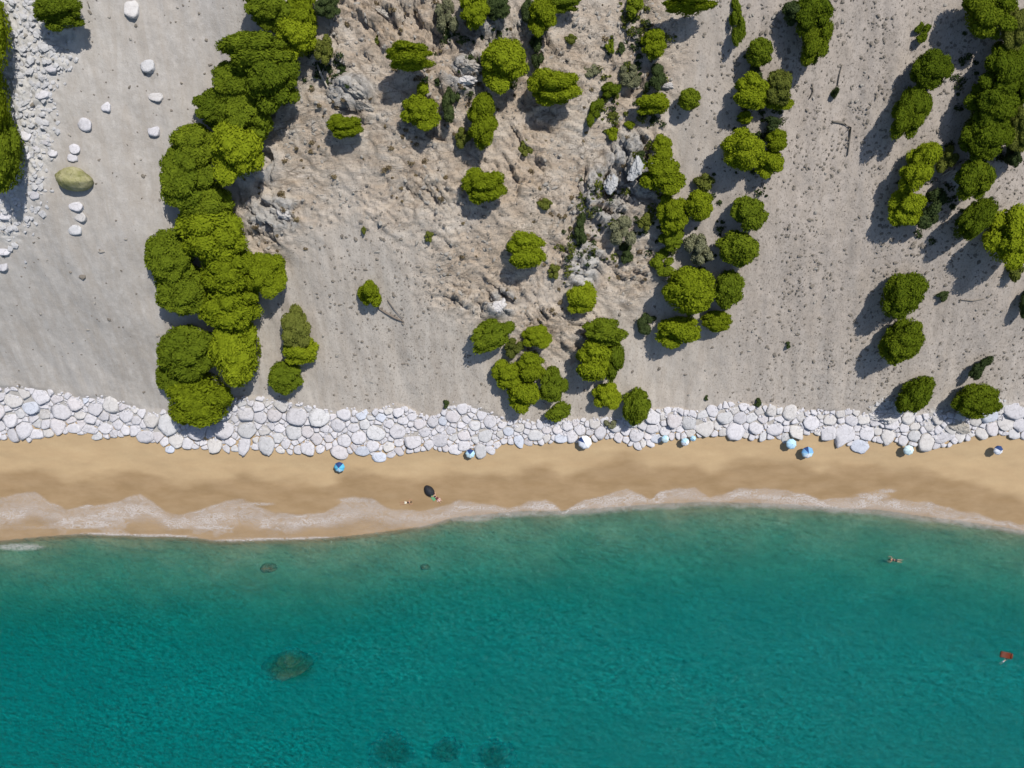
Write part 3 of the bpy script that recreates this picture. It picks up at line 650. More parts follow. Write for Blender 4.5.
# ---------------------------------------------------------------- trees and shrubs
def crown_mesh(name, seed, style, leaves, lsize, m):
    q = np.random.default_rng(seed); lobes = []
    if style == 'pine':         # flattish pads of needles round a full middle
        lobes.append(((0, 0, -.05), (.66, .66, .62)))
        for i in range(26):
            a = q.uniform(0, 6.283); b = q.uniform(-.3, 1) ; e = math.asin(max(-1, min(1, b)))
            d = (math.cos(a) * math.cos(e), math.sin(a) * math.cos(e), math.sin(e)); s = q.uniform(.17, .35)
            rr = q.uniform(.58, .80); lobes.append(((d[0] * rr, d[1] * rr, d[2] * rr), (s * 1.25, s * 1.0, s * .50)))
    elif style == 'dome':       # dense close crown with soft shoulders
        lobes.append(((0, 0, -.1), (.84, .84, .84)))
        for i in range(30):
            a = q.uniform(0, 6.283); e = math.asin(q.uniform(-.15, 1)); s = q.uniform(.15, .30); rr = q.uniform(.70, .80)
            lobes.append(((math.cos(a) * math.cos(e) * rr, math.sin(a) * math.cos(e) * rr, math.sin(e) * rr - .05), (s * 1.35, s * 1.0, s * .6)))
    elif style == 'loose':      # open shrub of separate tufts
        for i in range(13):
            a = q.uniform(0, 6.283); rr = math.sqrt(q.random()) * .74; s = q.uniform(.20, .36)
            lobes.append(((math.cos(a) * rr, math.sin(a) * rr, q.uniform(-.35, .45) * (1.1 - rr)), (s, s, s * .8)))
    elif style == 'cone':
        for i in range(14):
            f = i / 13; rr = (1 - f) * .62 * q.uniform(.5, 1); a = i * 2.4; s = .42 - .26 * f
            lobes.append(((math.cos(a) * rr, math.sin(a) * rr, -.6 + 1.5 * f), (s, s, s * .6)))
    V, Fs, T = [], [], []; base = 0
    vol = np.array([l[1][0] * l[1][1] for l in lobes]); cnt = (vol / vol.sum() * leaves).astype(int) + 8
    for li, ((c, r), n) in enumerate(zip(lobes, cnt)):
        c = np.array(c); r = np.array(r)
        d = q.normal(size=(n, 3)); d /= np.linalg.norm(d, axis=1)[:, None]; d = d[d[:, 2] > -.75]
        p = c + d * r * q.uniform(.86, 1.10, (len(d), 1))
        ok = np.ones(len(p), bool)
        for lj, (c2, r2) in enumerate(lobes):
            if lj != li: ok &= (((p - np.array(c2)) / np.array(r2)) ** 2).sum(1) > .72
        p, d = p[ok], d[ok]; n = len(p)
        nrm = d / r; nrm /= np.linalg.norm(nrm, axis=1)[:, None]; nrm = nrm + q.normal(0, .55, (n, 3)); nrm /= np.linalg.norm(nrm, axis=1)[:, None]
        tan = np.cross(nrm, q.normal(size=(n, 3))); tan /= np.linalg.norm(tan, axis=1)[:, None]; bit = np.cross(nrm, tan)
        s = (lsize * q.uniform(.6, 1.35, n))[:, None]
        quad = np.stack([p - tan * s, p - bit * s * .55 + nrm * s * .1, p + tan * s * 1.3 + nrm * s * .6, p + bit * s * .55 + nrm * s * .1], 1)
        V.append(quad.reshape(-1, 3)); Fs.append(np.arange(n * 4).reshape(-1, 4) + base); base += n * 4
        T.append(np.clip(q.normal(.5, .2, n) + q.normal(0, .10), 0, 1))
    cv, cf = ICO[1]
    for (c, r) in lobes:        # solid darker core added inside each pad, so no light falls straight through
        k = len(cv); P = np.array(c) + cv * np.array(r) * .86 * (1 + q.normal(0, .05, (k, 1)))
        V.append(P); f4 = np.concatenate([cf, cf[:, 2:]], 1) + base; base += k
        Fs.append(np.concatenate([cf, cf[:, 2:]], 1)[:, :3].repeat(1, 0)[:, [0, 1, 2, 2]] + (base - k)); T.append(np.full(len(cf), .3))
    V = np.concatenate(V); Fa = np.concatenate(Fs); T = np.concatenate(T)
    me = bpy.data.meshes.new(name); tri = Fa[:, 2] == Fa[:, 3]; sizes = np.where(tri, 3, 4)
    loops = Fa.ravel()[np.stack([np.ones(len(Fa), bool), np.ones(len(Fa), bool), np.ones(len(Fa), bool), ~tri], 1).ravel()]
    me.vertices.add(len(V)); me.vertices.foreach_set('co', V.astype(np.float32).ravel())
    me.loops.add(len(loops)); me.loops.foreach_set('vertex_index', loops.astype(np.int32))
    me.polygons.add(len(Fa)); me.polygons.foreach_set('loop_start', np.r_[0, np.cumsum(sizes)[:-1]].astype(np.int32))
    a = me.attributes.new('tint', 'FLOAT', 'FACE'); a.data.foreach_set('value', T.astype(np.float32))
    me.materials.append(m); me.update(calc_edges=True); return me
CROWNS = {}
def crown(style, size, mk, var):
    k = (style, size, mk, var)
    if k not in CROWNS:
        L, s = dict(big=(11000, .050), mid=(6000, .068), small=(1800, .12))[size]
        if style == 'loose': L = int(L * .6)
        CROWNS[k] = crown_mesh('crown', sum(map(ord, style + mk)) * 7 + var * 131, style, L, s, M[mk])
    return CROWNS[k]
def trunk_mesh(hgt, rad, q):
    p = [(0, 0, -.4)]; x = y = 0
    for i in range(1, 5):
        x += q.normal(0, .05) * hgt; y += q.normal(0, .05) * hgt; p.append((x, y, hgt * i / 4))
    parts = [tube(p, [rad * f for f in (1.25, 1, .8, .6, .4)], 8)]
    for i in range(4):
        a = q.uniform(0, 6.28); z0 = hgt * q.uniform(.35, .8); s = Vector((p[2][0], p[2][1], z0)); L = hgt * q.uniform(.3, .5)
        parts.append(tube([tuple(s), tuple(s + Vector((math.cos(a) * L * .6, math.sin(a) * L * .6, L * .35))), tuple(s + Vector((math.cos(a) * L, math.sin(a) * L, L * .8)))], [rad * .4, rad * .28, rad * .12], 6))
    return py_mesh('trunk', *join(parts), M['bark'])
# u, v, width, height of the crown in the picture, turn in degrees, style, needles, tallness, label ; name from the kind
T_ = [
 (-16,28,52,96,0,'dome','pine',1,'green pine cut by the picture edge above the long pale pebbly patch'),
 (-15,100,52,90,0,'dome','pine',1,'green pine cut by the picture edge beside the middle of the pebbly patch'),
 (0,150,48,84,0,'dome','pinedeep',1,'large dark green pine cut by the picture edge, nearest the mossy boulder'),
 (62,13,53,42,0,'pine','pinedeep',1,'lone round pine at the top edge beside the pebbly patch'),
 # the long row, from the top edge down to the boulders
 (266,8,42,46,0,'pine','pinedeep',1,'pine at the top edge where the long row begins'),
 (302,8,24,36,0,'pine','pine',1,'narrow pine at the top edge behind a dark gap in the row'),
 (298,38,36,42,0,'pine','pine',1,'bright yellow-green pine standing out beside the top of the long row'),
 (262,52,64,42,0,'pine','pinedeep',1,'broad pine below the row’s topmost pine, its pads in dark layers'),
 (240,82,46,40,0,'pine','pinedeep',1,'mid-sized dark pine on the scree side of the upper row'),
 (276,80,44,56,0,'pine','pinedeep',1,'pine on the crag side of the upper row below the bright one'),
 (218,112,44,40,0,'pine','pinedeep',1,'dark pine whose foot throws shade onto the scree, halfway down the upper row'),
 (250,112,44,50,10,'pine','pinedeep',1,'layered pine facing the pale cracked slab in the upper row'),
 (240,150,44,58,8,'pine','pine',1,'bright pine overhanging the pale slab at the middle of the row'),
 (200,145,44,42,0,'pine','pinedeep',1,'dull dark pine between the bright overhanging pine and the scree'),
 (188,176,46,56,0,'pine','pinedeep',1,'dark pine with a deep shadow cleft, where the row narrows'),
 (205,205,48,42,0,'dome','pinedeep',.9,'pine at the waist of the row joining upper and lower halves'),
 (212,232,58,54,0,'dome','pine',1,'broad smooth bright pine topping the lower half of the row'),
 (170,257,38,48,10,'dome','pinedeep',.9,'rounded pine bulging onto the scree with a blue shadow at its foot'),
 (227,265,50,54,0,'dome','pine',1,'smooth bright pine beside the small separate pine in the lower row'),
 (184,290,46,44,0,'dome','pinedeep',.9,'pine below the bulging rounded one in the lower row'),
 (230,302,52,52,0,'dome','pine',1,'wide bright pine in the middle of the lower row'),
 (236,350,44,66,0,'dome','pine',1,'tall oval bright pine near the foot of the row, beyond a dark cleft'),
 (188,352,54,46,0,'dome','pinedeep',1,'rounded pine with a curved dark cleft near the foot of the row'),
 (178,378,36,34,0,'dome','pinedeep',.9,'small pine squeezed at the scree side above the lowest pine'),
 (199,399,58,50,0,'dome','pine',1,'lowest pine of the long row, overhanging the white boulders'),
 (266,277,38,46,15,'pine','pine',1,'small separate pine beside the lower row with a dark gap between'),
 (296,328,28,42,5,'pine','olive',.9,'narrow ragged pine, uppermost of three below the row'),
 (300,351,35,28,0,'pine','pine',.9,'wide low pine, middle of three below the row'),
 (285,377,34,33,0,'dome','pinedeep',.9,'round lone bush just above the white boulders, lowest of three'),
 (369,292,26,34,0,'cone','pine',1.1,'small pointed pine alone on bare scree beside a fallen trunk'),
 # crags
 (324,50,26,36,0,'loose','olive',1,'dull olive tree beside the bright pine of the long row'),
 (328,8,24,26,0,'pine','dark',1,'dark tree at the top edge beside the long row'),
 (343,70,12,11,0,'loose','dark',.7,'tiny dark shrub above the grey split crag'),
 (378,40,10,10,0,'loose','olive',.7,'tiny olive shrub above the umbrella-shaped pine'),
 (345,126,31,25,0,'pine','pine',1,'small bright pine alone below the grey split crag'),
 (410,58,48,36,0,'pine','pine',1.9,'umbrella-shaped bright pine with a big dark shadow below it'),
 (423,90,12,17,0,'pine','pine',.9,'little green shrub between the umbrella-shaped pine and the one below'),
 (421,115,35,34,20,'pine','pine',1.1,'bright pine below the umbrella-shaped one'),
 (475,8,30,44,0,'pine','pine',1,'bright layered pine at the top edge beside a grey bare shrub'),
 (497,8,24,28,0,'pine','dark',1,'dark tree at the top edge touching the bright layered pine'),
 (447,18,24,42,0,'loose','dry',.9,'grey bare shrub at the top edge'),
 (448,31,20,18,0,'loose','dark',.7,'dark low shrub at the foot of the grey bare shrub'),
 (505,65,46,54,-10,'pine','pine',1.1,'large bright pine beside the white broken rock face'),
 (452,104,20,40,0,'loose','dark',.9,'dark upright shrub above a small yellowish bush'),
 (483,122,30,54,0,'pine','pine',1.1,'tall layered pine beside the dark upright shrub'),
 (463,138,22,24,0,'loose','olive',.9,'small yellowish bush against the tall layered pine'),
 (484,185,38,36,0,'pine','pine',1.1,'round bright pine standing alone in the middle of the crags'),
 (525,147,16,19,0,'loose','olive',.8,'small olive bush alone below the wide pine on the crags'),
 (543,16,28,44,0,'pine','pine',1,'bright narrow pine at the top edge beside a dark shrub'),
 (530,10,18,28,0,'loose','dark',.9,'dark shrub at the top edge against a bright narrow pine'),
 (537,50,20,34,0,'loose','dark',.9,'dark shrub between the bright narrow pine and the wide pine'),
 (565,4,30,22,0,'pine','pinedeep',1,'low pine peeping in at the top edge above the wide pine'),
 (554,87,46,40,0,'pine','pine',1.6,'wide bright pine with a ragged outline and dark shadow on tan rock'),
 (526,250,40,36,0,'pine','pine',1.2,'bright pine alone at the lower middle of the crags'),
 (583,229,18,34,0,'loose','dark',.9,'dark green upright shrub in the grey gully'),
 (554,272,14,15,0,'loose','olive',.8,'small dark bush below the upright shrub of the gully'),
 (545,205,18,13,0,'loose','olive',.7,'low olive shrub above the bright pine of the lower crags'),
 (581,298,30,32,0,'pine','pine',1,'olive-topped pine between the gully and the tall clump'),
 (623,233,28,34,0,'loose','dry',1,'grey-green half-bare tree in the gully'),
 (626,253,20,20,0,'loose','dark',.9,'bluish low shrub at the foot of the half-bare tree'),
 # gully scrub
 (634,5,16,26,0,'pine','pinedeep',.9,'slim green shrub at the top edge above the gully scrub'),
 (690,6,46,26,0,'pine','pine',1.9,'broad pine at the top edge throwing a large dark shadow'),
 (654,45,26,30,0,'pine','pine',1,'ragged bright pine beside the large dark shadow'),
 (652,104,34,24,0,'pine','pine',1.1,'flat bright pine above the shaded gully'),
 (620,49,10,14,0,'loose','dark',.8,'tiny dark shrub in the scrub of the gully'),
 (610,47,10,18,0,'loose','pinedeep',.8,'tiny green shrub beside the tiny dark one in the scrub'),
 (611,89,26,22,0,'loose','pinedeep',.9,'deep green shrub at the head of the pale gully'),
 (595,113,16,30,20,'loose','pinedeep',.8,'narrow green shrub running down from the deep green one'),
 (613,133,14,18,0,'loose','pine',.8,'small bright shrub below the head of the gully'),
 (630,125,12,11,0,'loose','pine',.8,'tiny bright shrub lying in the gully’s shade'),
 (654,79,24,32,0,'loose','dark',.8,'grey-dark scrub clump above the flat bright pine'),
 (630,75,26,26,0,'loose','dry',.7,'dry grey scrub clump in the middle of the gully head'),
 (603,186,13,10,0,'loose','pinedeep',.7,'tiny green shrub in the pale rock of the gully'),
 (590,70,18,16,0,'loose','dry',.7,'dry grey shrub beside the gully head'),
 (571,40,15,12,0,'loose','olive',.7,'low olive shrub above the wide pine'),
 (689,99,22,24,0,'dome','pinedeep',1.2,'small round dark pine alone beside the gully'),
 (736,20,19,50,-8,'loose','pinedeep',.5,'narrow tapering green shrub low on the scree at the top edge'),
 # middle slope
 (662,149,22,28,0,'pine','pine',1,'small bright pine just above the big round one beside the gully'),
 (642,159,22,16,0,'loose','dark',.8,'grey-dark shrub beside the small bright pine'),
 (662,178,40,38,10,'pine','pine',1.1,'big round bright pine overhanging the dark end of the gully'),
 (705,184,24,20,0,'loose','olive',.9,'dull low shrub above the round pine of a touching pair'),
 (699,206,30,32,0,'dome','pine',1.1,'round bright pine, upper one of a touching pair'),
 (672,213,28,40,0,'pine','pine',1.1,'oval bright pine, lower one of a touching pair'),
 (671,239,24,22,0,'pine','pinedeep',1,'small pine tucked below the oval one of the pair'),
 (645,222,18,20,0,'loose','olive',.9,'yellowish dry bush beside the oval pine of the pair'),
 (665,263,30,28,-30,'loose','pinedeep',.6,'low flat green shrub creeping down the slope below the pair'),
 (699,251,28,36,-20,'loose','dry',1,'pale grey-green half-bare tree between two rows of pines'),
 (759,52,27,32,0,'dome','pinedeep',1.2,'smooth dark pine at the head of the middle row'),
 (752,76,20,24,0,'loose','dark',1,'dark shrub shaded by the smooth pine of the middle row'),
 (751,92,36,34,20,'pine','pine',1.1,'bright fan-shaped pine in the middle row'),
 (778,88,28,36,0,'pine','olive',1.1,'olive pine beside the fan-shaped one'),
 (779,103,26,20,0,'pine','pine',1.0,'flat bright pine below the olive one'),
 (745,118,15,13,0,'pine','pine',1.2,'tiny bright pine top in the dark gap of the middle row'),
 (770,124,24,18,0,'loose','dark',1,'dark shrub in the gap of the middle row'),
 (743,150,42,42,0,'dome','pine',1.2,'large round bright pine at the centre of the middle row'),
 (776,140,24,24,0,'pine','pine',1.1,'small bright pine beside the large round one'),
 (770,164,28,30,0,'pine','pine',1.1,'mid-green pine at the outer edge of the middle row'),
 (750,213,34,40,-15,'pine','pinedeep',1.1,'deep green pine above the cube-shaped one in the middle row'),
 (738,249,40,36,0,'dome','pinedeep',1.2,'blocky deep green pine near the foot of the middle row'),
 (690,291,54,50,0,'dome','pine',1.1,'largest round pine, at the foot of the middle slope'),
 (728,289,28,38,10,'dome','pinedeep',1.1,'upright pine touching the largest round one'),
 (716,321,28,22,0,'dome','pine',1.1,'small smooth pine with a leaf-shaped shadow below it'),
 (679,332,44,32,0,'pine','pine',1.1,'spreading pine just below the largest round one'),
 (648,323,22,24,0,'loose','dark',.6,'low dark shrub in the shade beside the spreading pine'),
 # clumps above the boulders
 (492,335,44,29,-25,'pine','pinedeep',1.1,'long leaning pine apart above the five-pine clump'),
 (514,348,26,22,0,'loose','olive',.9,'dull olive bush crowning the five-pine clump'),
 (508,373,28,30,0,'pine','pine',1.1,'pine at the scree side of the five-pine clump'),
 (531,366,28,28,0,'pine','pine',1.1,'bright pine at the crag side of the five-pine clump'),
 (524,393,32,38,-15,'pine','pine',1.2,'largest and lowest pine of the five-pine clump'),
 (537,338,26,24,0,'pine','pine',1,'round bright pine alone between two clumps'),
 (553,385,27,34,0,'pine','pinedeep',1.2,'upright pine beside the lowest one of the five-pine clump'),
 (559,412,25,18,-15,'pine','pinedeep',.9,'low pine lying on the white stones'),
 (602,332,44,30,0,'pine','pinedeep',1.2,'wide pine at the head of the tall clump above the boulders'),
 (594,360,38,40,10,'pine','pine',1.7,'broad layered pine in the middle of the tall clump'),
 (613,358,20,44,0,'pine','pinedeep',1.2,'narrow dark pine at the bare-scree side of the tall clump'),
 (607,397,25,28,0,'pine','pine',1.2,'small pine at the foot of the tall clump'),
 (636,407,26,37,15,'dome','pinedeep',1.2,'upright oval pine alone, its foot on the white boulders'),
 (610,424,14,11,0,'loose','dry',.8,'pinkish grey dead bush on the boulders in the pine shade'),
 # right slope
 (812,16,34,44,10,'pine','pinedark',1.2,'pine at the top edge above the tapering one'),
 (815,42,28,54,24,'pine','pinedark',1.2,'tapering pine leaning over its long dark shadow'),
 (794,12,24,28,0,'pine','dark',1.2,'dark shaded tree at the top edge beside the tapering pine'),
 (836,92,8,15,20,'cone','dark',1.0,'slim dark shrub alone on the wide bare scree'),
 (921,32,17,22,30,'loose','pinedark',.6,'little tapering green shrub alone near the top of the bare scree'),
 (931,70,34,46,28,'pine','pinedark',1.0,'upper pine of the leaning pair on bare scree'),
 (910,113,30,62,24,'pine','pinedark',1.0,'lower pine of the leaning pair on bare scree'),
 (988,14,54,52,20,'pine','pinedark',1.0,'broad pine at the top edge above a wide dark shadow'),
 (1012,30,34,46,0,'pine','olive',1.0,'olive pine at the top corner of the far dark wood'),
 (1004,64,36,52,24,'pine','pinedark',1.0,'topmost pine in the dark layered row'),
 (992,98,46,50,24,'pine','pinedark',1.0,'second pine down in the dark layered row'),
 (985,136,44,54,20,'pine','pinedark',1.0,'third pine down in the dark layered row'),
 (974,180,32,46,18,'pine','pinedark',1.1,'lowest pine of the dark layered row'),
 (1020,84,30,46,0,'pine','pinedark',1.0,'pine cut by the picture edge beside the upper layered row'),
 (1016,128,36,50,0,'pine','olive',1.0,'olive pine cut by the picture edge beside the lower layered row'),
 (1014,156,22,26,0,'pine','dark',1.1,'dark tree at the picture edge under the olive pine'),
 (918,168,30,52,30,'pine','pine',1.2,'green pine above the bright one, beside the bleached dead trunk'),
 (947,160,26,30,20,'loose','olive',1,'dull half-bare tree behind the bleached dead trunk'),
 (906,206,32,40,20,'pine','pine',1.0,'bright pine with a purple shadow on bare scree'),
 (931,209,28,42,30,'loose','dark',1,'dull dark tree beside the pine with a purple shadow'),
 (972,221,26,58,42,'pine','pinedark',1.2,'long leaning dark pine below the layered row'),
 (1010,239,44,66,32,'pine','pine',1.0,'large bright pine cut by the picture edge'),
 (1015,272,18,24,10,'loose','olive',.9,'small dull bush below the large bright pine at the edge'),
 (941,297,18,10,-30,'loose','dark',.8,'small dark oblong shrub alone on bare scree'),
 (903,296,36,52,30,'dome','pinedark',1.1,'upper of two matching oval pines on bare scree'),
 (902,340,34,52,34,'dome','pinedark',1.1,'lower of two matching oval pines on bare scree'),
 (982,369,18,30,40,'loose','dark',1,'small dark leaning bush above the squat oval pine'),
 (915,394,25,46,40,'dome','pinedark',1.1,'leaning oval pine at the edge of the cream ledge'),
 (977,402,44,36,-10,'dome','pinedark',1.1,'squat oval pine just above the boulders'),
 (1026,305,20,30,0,'pine','dark',1,'dark tree cut by the picture edge below the large bright pine'),
 (757,403,9,10,0,'loose','dark',.8,'small dark bush on top of the boulder strip'),
 (788,345,7,7,0,'loose','dark',.8,'tiny dark tuft alone low on the bare scree'),
 (707,398,6,6,0,'loose','dark',.8,'tiny dark tuft at the upper edge of the boulders'),
 (429,237,10,11,0,'loose','olive',.8,'tiny yellowish shrub on the open slope below the crags'),
 (364,231,6,9,0,'loose','olive',.8,'tiniest green shrub on the open slope'),
 (445,404,9,9,0,'loose','dark',.8,'tiny dark tuft beside the white spur of boulders'),
]
tu, tv = [t[0] for t in T_], [t[1] for t in T_]
ups = []
for t in T_:
    big = .5 * (t[2] + t[3]) / 2 * .135; ups.append(big * (.36 + .40 * t[7]) if t[5] not in ('loose',) or t[7] >= 1 else big * .55 * t[7])
txs, tys, tzs = at(tu, tv, np.array(ups))
for i, (t, x, y, z, up_) in enumerate(zip(T_, txs, tys, tzs, ups)):
    u, v, wd, ht, an, style, mk, tall, label = t
    if 4 <= i <= 24: wd *= 1.22 if i < 16 else 1.18; ht *= 1.24 if i < 16 else 1.18
    k = (H - z - up_) / F; mean = (wd + ht) / 4 * k
    rz = mean * (.88 if style in ('dome', 'pine') else 1.0) * tall ** .6
    tx_ = abs(u - 512) / F * rz; ty_ = abs(v - 384) / F * rz
    a = wd / 2 * k; b = ht / 2 * k
    if an == 0:
        a = math.sqrt(max(a * a - tx_ * tx_, (.62 * a) ** 2)); b = math.sqrt(max(b * b - ty_ * ty_, (.62 * b) ** 2))
    a *= 1.03; b *= 1.03
    size = 'big' if wd + ht > 78 else 'mid' if wd + ht > 44 else 'small'
    me = crown(style, size, mk, i % 3)
    is_shrub = style == 'loose' and tall < 1 or (wd + ht) < 30
    tree = bpy.data.objects.new('shrub' if is_shrub else 'pine_tree' if mk in ('pine', 'pinedeep', 'pinedark') else 'tree', None); COL.objects.link(tree)
    tree.location = (x, y, z); tree.empty_display_size = .5
    tag(tree, label, 'shrub' if is_shrub else 'tree', 'shrubs scattered over the slope' if is_shrub else 'pines and trees on the slope')
    obj('foliage' if is_shrub else 'crown', me, tree, (0, 0, up_), (0, 0, R(-an) + (math.pi if i % 2 else 0)), (a, b, rz))
    q = np.random.default_rng(500 + i)
    obj('stem' if is_shrub else 'trunk', trunk_mesh(up_ * 1.05, max(.05, .05 * mean), q), tree)

def scrub(name, P, n, m, seed, label, rmax):
    u, v, q = in_mask(n, seed, lambda a, b: blob(a, b, P, .2, 1.1) * sstep(.42, .6, fbm(a / 16, b / 22, 3, seed)))
    x, y, z = at(u, v); k = len(x); L = 46; r = q.uniform(.3, 1, k) ** 1.6 * rmax
    d = q.normal(size=(k, L, 3)); d[..., 2] = np.abs(d[..., 2]); d /= np.linalg.norm(d, axis=2)[..., None]
    p = d * q.uniform(.5, 1.05, (k, L, 1)) * r[:, None, None] * np.array([1.15, 1, .65]) + np.stack([x, y, z + .02], 1)[:, None]
    nr = d + q.normal(0, .6, (k, L, 3)); nr /= np.linalg.norm(nr, axis=2)[..., None]
    ta = np.cross(nr, q.normal(size=(k, L, 3))); ta /= np.linalg.norm(ta, axis=2)[..., None]; bi = np.cross(nr, ta); sz = (q.uniform(.10, .2, (k, L, 1)) * (.5 + r[:, None, None]))
    Q = np.stack([p - ta * sz, p - bi * sz * .6, p + ta * sz * 1.2, p + bi * sz * .6], 2).reshape(-1, 3)
    tint = np.clip(np.repeat(q.random(k), L) * .7 + q.normal(.15, .15, k * L), 0, 1)
    o = kind(obj(name, np_mesh(name, Q, np.arange(len(Q)).reshape(-1, 4), m, False, None, {'tint': ('FACE', tint)})), 'stuff'); o['label'] = label; o['category'] = 'scrub'
GULLY = [(640, 60, 45, 75), (610, 95, 30, 45), (655, 100, 32, 40), (600, 215, 34, 60), (585, 250, 30, 60), (660, 230, 30, 50), (640, 150, 24, 30)]
scrub('low_scrub', GULLY, 9000, M['olive'], 61, 'low olive scrub covering the gully between the crags and the scree', .75)
scrub('dark_scrub', GULLY + [(760, 120, 36, 110), (700, 250, 40, 90), (980, 120, 40, 110), (925, 200, 50, 50), (470, 60, 60, 70), (330, 60, 30, 50)], 7000, M['dark'], 62, 'dark low scrub under and between the trees', .6)
scrub('dry_grass', CRAG, 3000, M['drygrass'], 63, 'brown dry grass and thorn tufts on the crags', .42)
# ---------------------------------------------------------------- fallen wood, mossy boulder, outcrops, reefs
def wood(name, P, rads, m, label, cat, up=.12):
    u, v = [p[0] for p in P], [p[1] for p in P]; x, y, z = at(u, v)
    o = Vector((x[0], y[0], z[0])); pts = [tuple(Vector((a, b, c + up)) - o) for a, b, c in zip(x, y, z)]
    parts = [tube(pts, rads, 7)]; q = np.random.default_rng(len(label))
    for i in range(1, len(pts) - 1):
        d = Vector((q.normal(), q.normal(), .25)).normalized() * rads[0] * 5
        parts.append(tube([pts[i], tuple(Vector(pts[i]) + d)], [rads[i] * .5, rads[i] * .15], 5))
    return tag(obj(name, py_mesh(name, *join(parts), m), None, o), label, cat)
wood('fallen_log', [(378,308),(386,313),(395,318),(404,322)], [.10,.16,.16,.07], M['dead'], 'fallen grey trunk on scree beside the small pointed pine', 'fallen log')
wood('fallen_branch', [(388,300),(394,309),(403,319)], [.05,.05,.03], M['dead'], 'thin fallen branch crossing the fallen grey trunk', 'branch', .25)
wood('fallen_branch', [(832,122),(842,123),(850,128),(849,142),(847,156)], [.12,.18,.14,.11,.06], M['brush'], 'dark hooked branch lying on the wide bare scree', 'branch')
wood('fallen_branch', [(842,65),(839,75),(837,86)], [.05,.07,.06], M['brush'], 'thin dark branch above the slim dark shrub', 'branch')
wood('fallen_branch', [(812,84),(813,92),(809,99)], [.06,.10,.06], M['brush'], 'short dark curved branch beside the tapering pine', 'branch')
wood('bleached_log', [(938,178),(948,172),(958,166),(967,161)], [.06,.15,.24,.20], M['deadpale'], 'bleached dead trunk lying among pines, forked and pale', 'dead log', .5)
wood('bare_roots', [(318,66),(322,76),(328,88),(336,92)], [.16,.14,.10,.05], M['deadpale'], 'pale bare roots hanging below the dull olive tree', 'roots', .3)
wood('fallen_branch', [(228,0),(90,8),(88,2)][1:], [.05,.05], M['brush'], 'short dark branch beside the lone round pine', 'branch')
wood('fallen_branch', [(959,300),(972,301),(984,299)], [.04,.07,.04], M['brush'], 'thin dark stick beside the small dark oblong shrub', 'branch')
def lumpy(name, u, v, ru, rv, hz, an, m, label, cat, z=None, seed=1, sub=3, amp=.16, sink=.25):
    x, y, zz = [float(a[0]) for a in at(u, v)]
    if z is not None: zz = z; zt = z + hz * .7; x, y = (u - 512) * (H - zt) / F, (384 - v) * (H - zt) / F
    k = (H - zz) / F; bv, bf = ICO[sub]; q = bv.copy()
    nz = fbm(q[:, 0] * 1.6 + seed * 3.3 + q[:, 2], q[:, 1] * 1.6 + q[:, 2] * .8, 4, seed) - .5
    f1 = worley(q[:, 0] * 1.8 + seed, q[:, 1] * 1.8 + q[:, 2] * 1.7, seed)[2] - .5
    q = q * (1 + amp * 2.2 * nz + amp * .6 * f1)[:, None]; q[:, 2] = np.maximum(q[:, 2], -.55)
    if name == 'rock_outcrop':
        q = bv.copy(); gg = np.random.default_rng(seed * 7 + int(u))
        for _ in range(26):
            nn = gg.normal(size=3); nn[2] = abs(nn[2]) * .8; nn /= np.linalg.norm(nn); dd = gg.uniform(.55, .92)
            e = np.maximum(q @ nn - dd, 0); q -= e[:, None] * nn
        f_, f2_, iv, _, _ = worley(q[:, 0] * 3 + seed, q[:, 1] * 3 + q[:, 2], seed); q *= (1 + .30 * (iv - .5) - .22 * np.exp(-((f2_ - f_) / .12) ** 2))[:, None]; q[:, 2] = np.maximum(q[:, 2], -.55)
    q *= np.array([ru * k, rv * k, hz])
    me = np_mesh(name, q, bf, m, sub >= 3 and name != 'rock_outcrop')
    return tag(obj(name, me, None, (x, y, zz + hz * sink), (0, 0, R(-an))), label, cat)
lumpy('boulder', 77, 181, 17, 11.5, 1.8, 4, M['mossrock'], 'big boulder half covered in yellow-green moss, on grey scree', 'boulder', seed=5, amp=.13)
for (u, v, ru, rv, hz, an, mk, lb) in [(352,88,17,9,1.1,35,'greyrock','grey split crag below the tiny dark shrub'),(362,104,14,7,1.0,25,'greyrock','lower grey crag below the split one'),
        (470,66,15,9,1.2,15,'greyrock','jagged grey crag above the white broken face'),(466,80,13,6,.9,-8,'warmrock','white broken rock face beside the large bright pine'),
        (382,12,12,6,1.0,30,'greyrock','grey crag at the top edge left of the bare shrub'),(499,306,11,9,.9,-20,'warmrock','cream outcrop just above the long leaning pine'),
        (888,414,22,11,1.2,-10,'warmrock','wide cream ledge of rock beside the leaning oval pine'),(957,424,16,10,.8,10,'greyrock','pale grey outcrop below the squat oval pine'),
        (668,86,9,4,.6,0,'warmrock','smooth cream block beside the grey-dark scrub'),(250,170,14,7,.8,-30,'warmrock','cracked cream slab beside the waist of the pine row'),
        (282,213,12,6,.7,40,'warmrock','white slab between crag and open slope'),(636,168,8,14,.9,20,'slabrock','steep grey rib of rock beside the shaded gully'),
        (612,182,9,13,.8,10,'slabrock','blue-grey rock rib in the middle of the gully')]:
    lumpy('rock_outcrop', u, v, ru, rv, hz * .8, an, M['tanrock' if mk == 'greyrock' else mk], lb, 'rock outcrop', seed=int(u) % 17, sub=4, amp=.5, sink=.05)
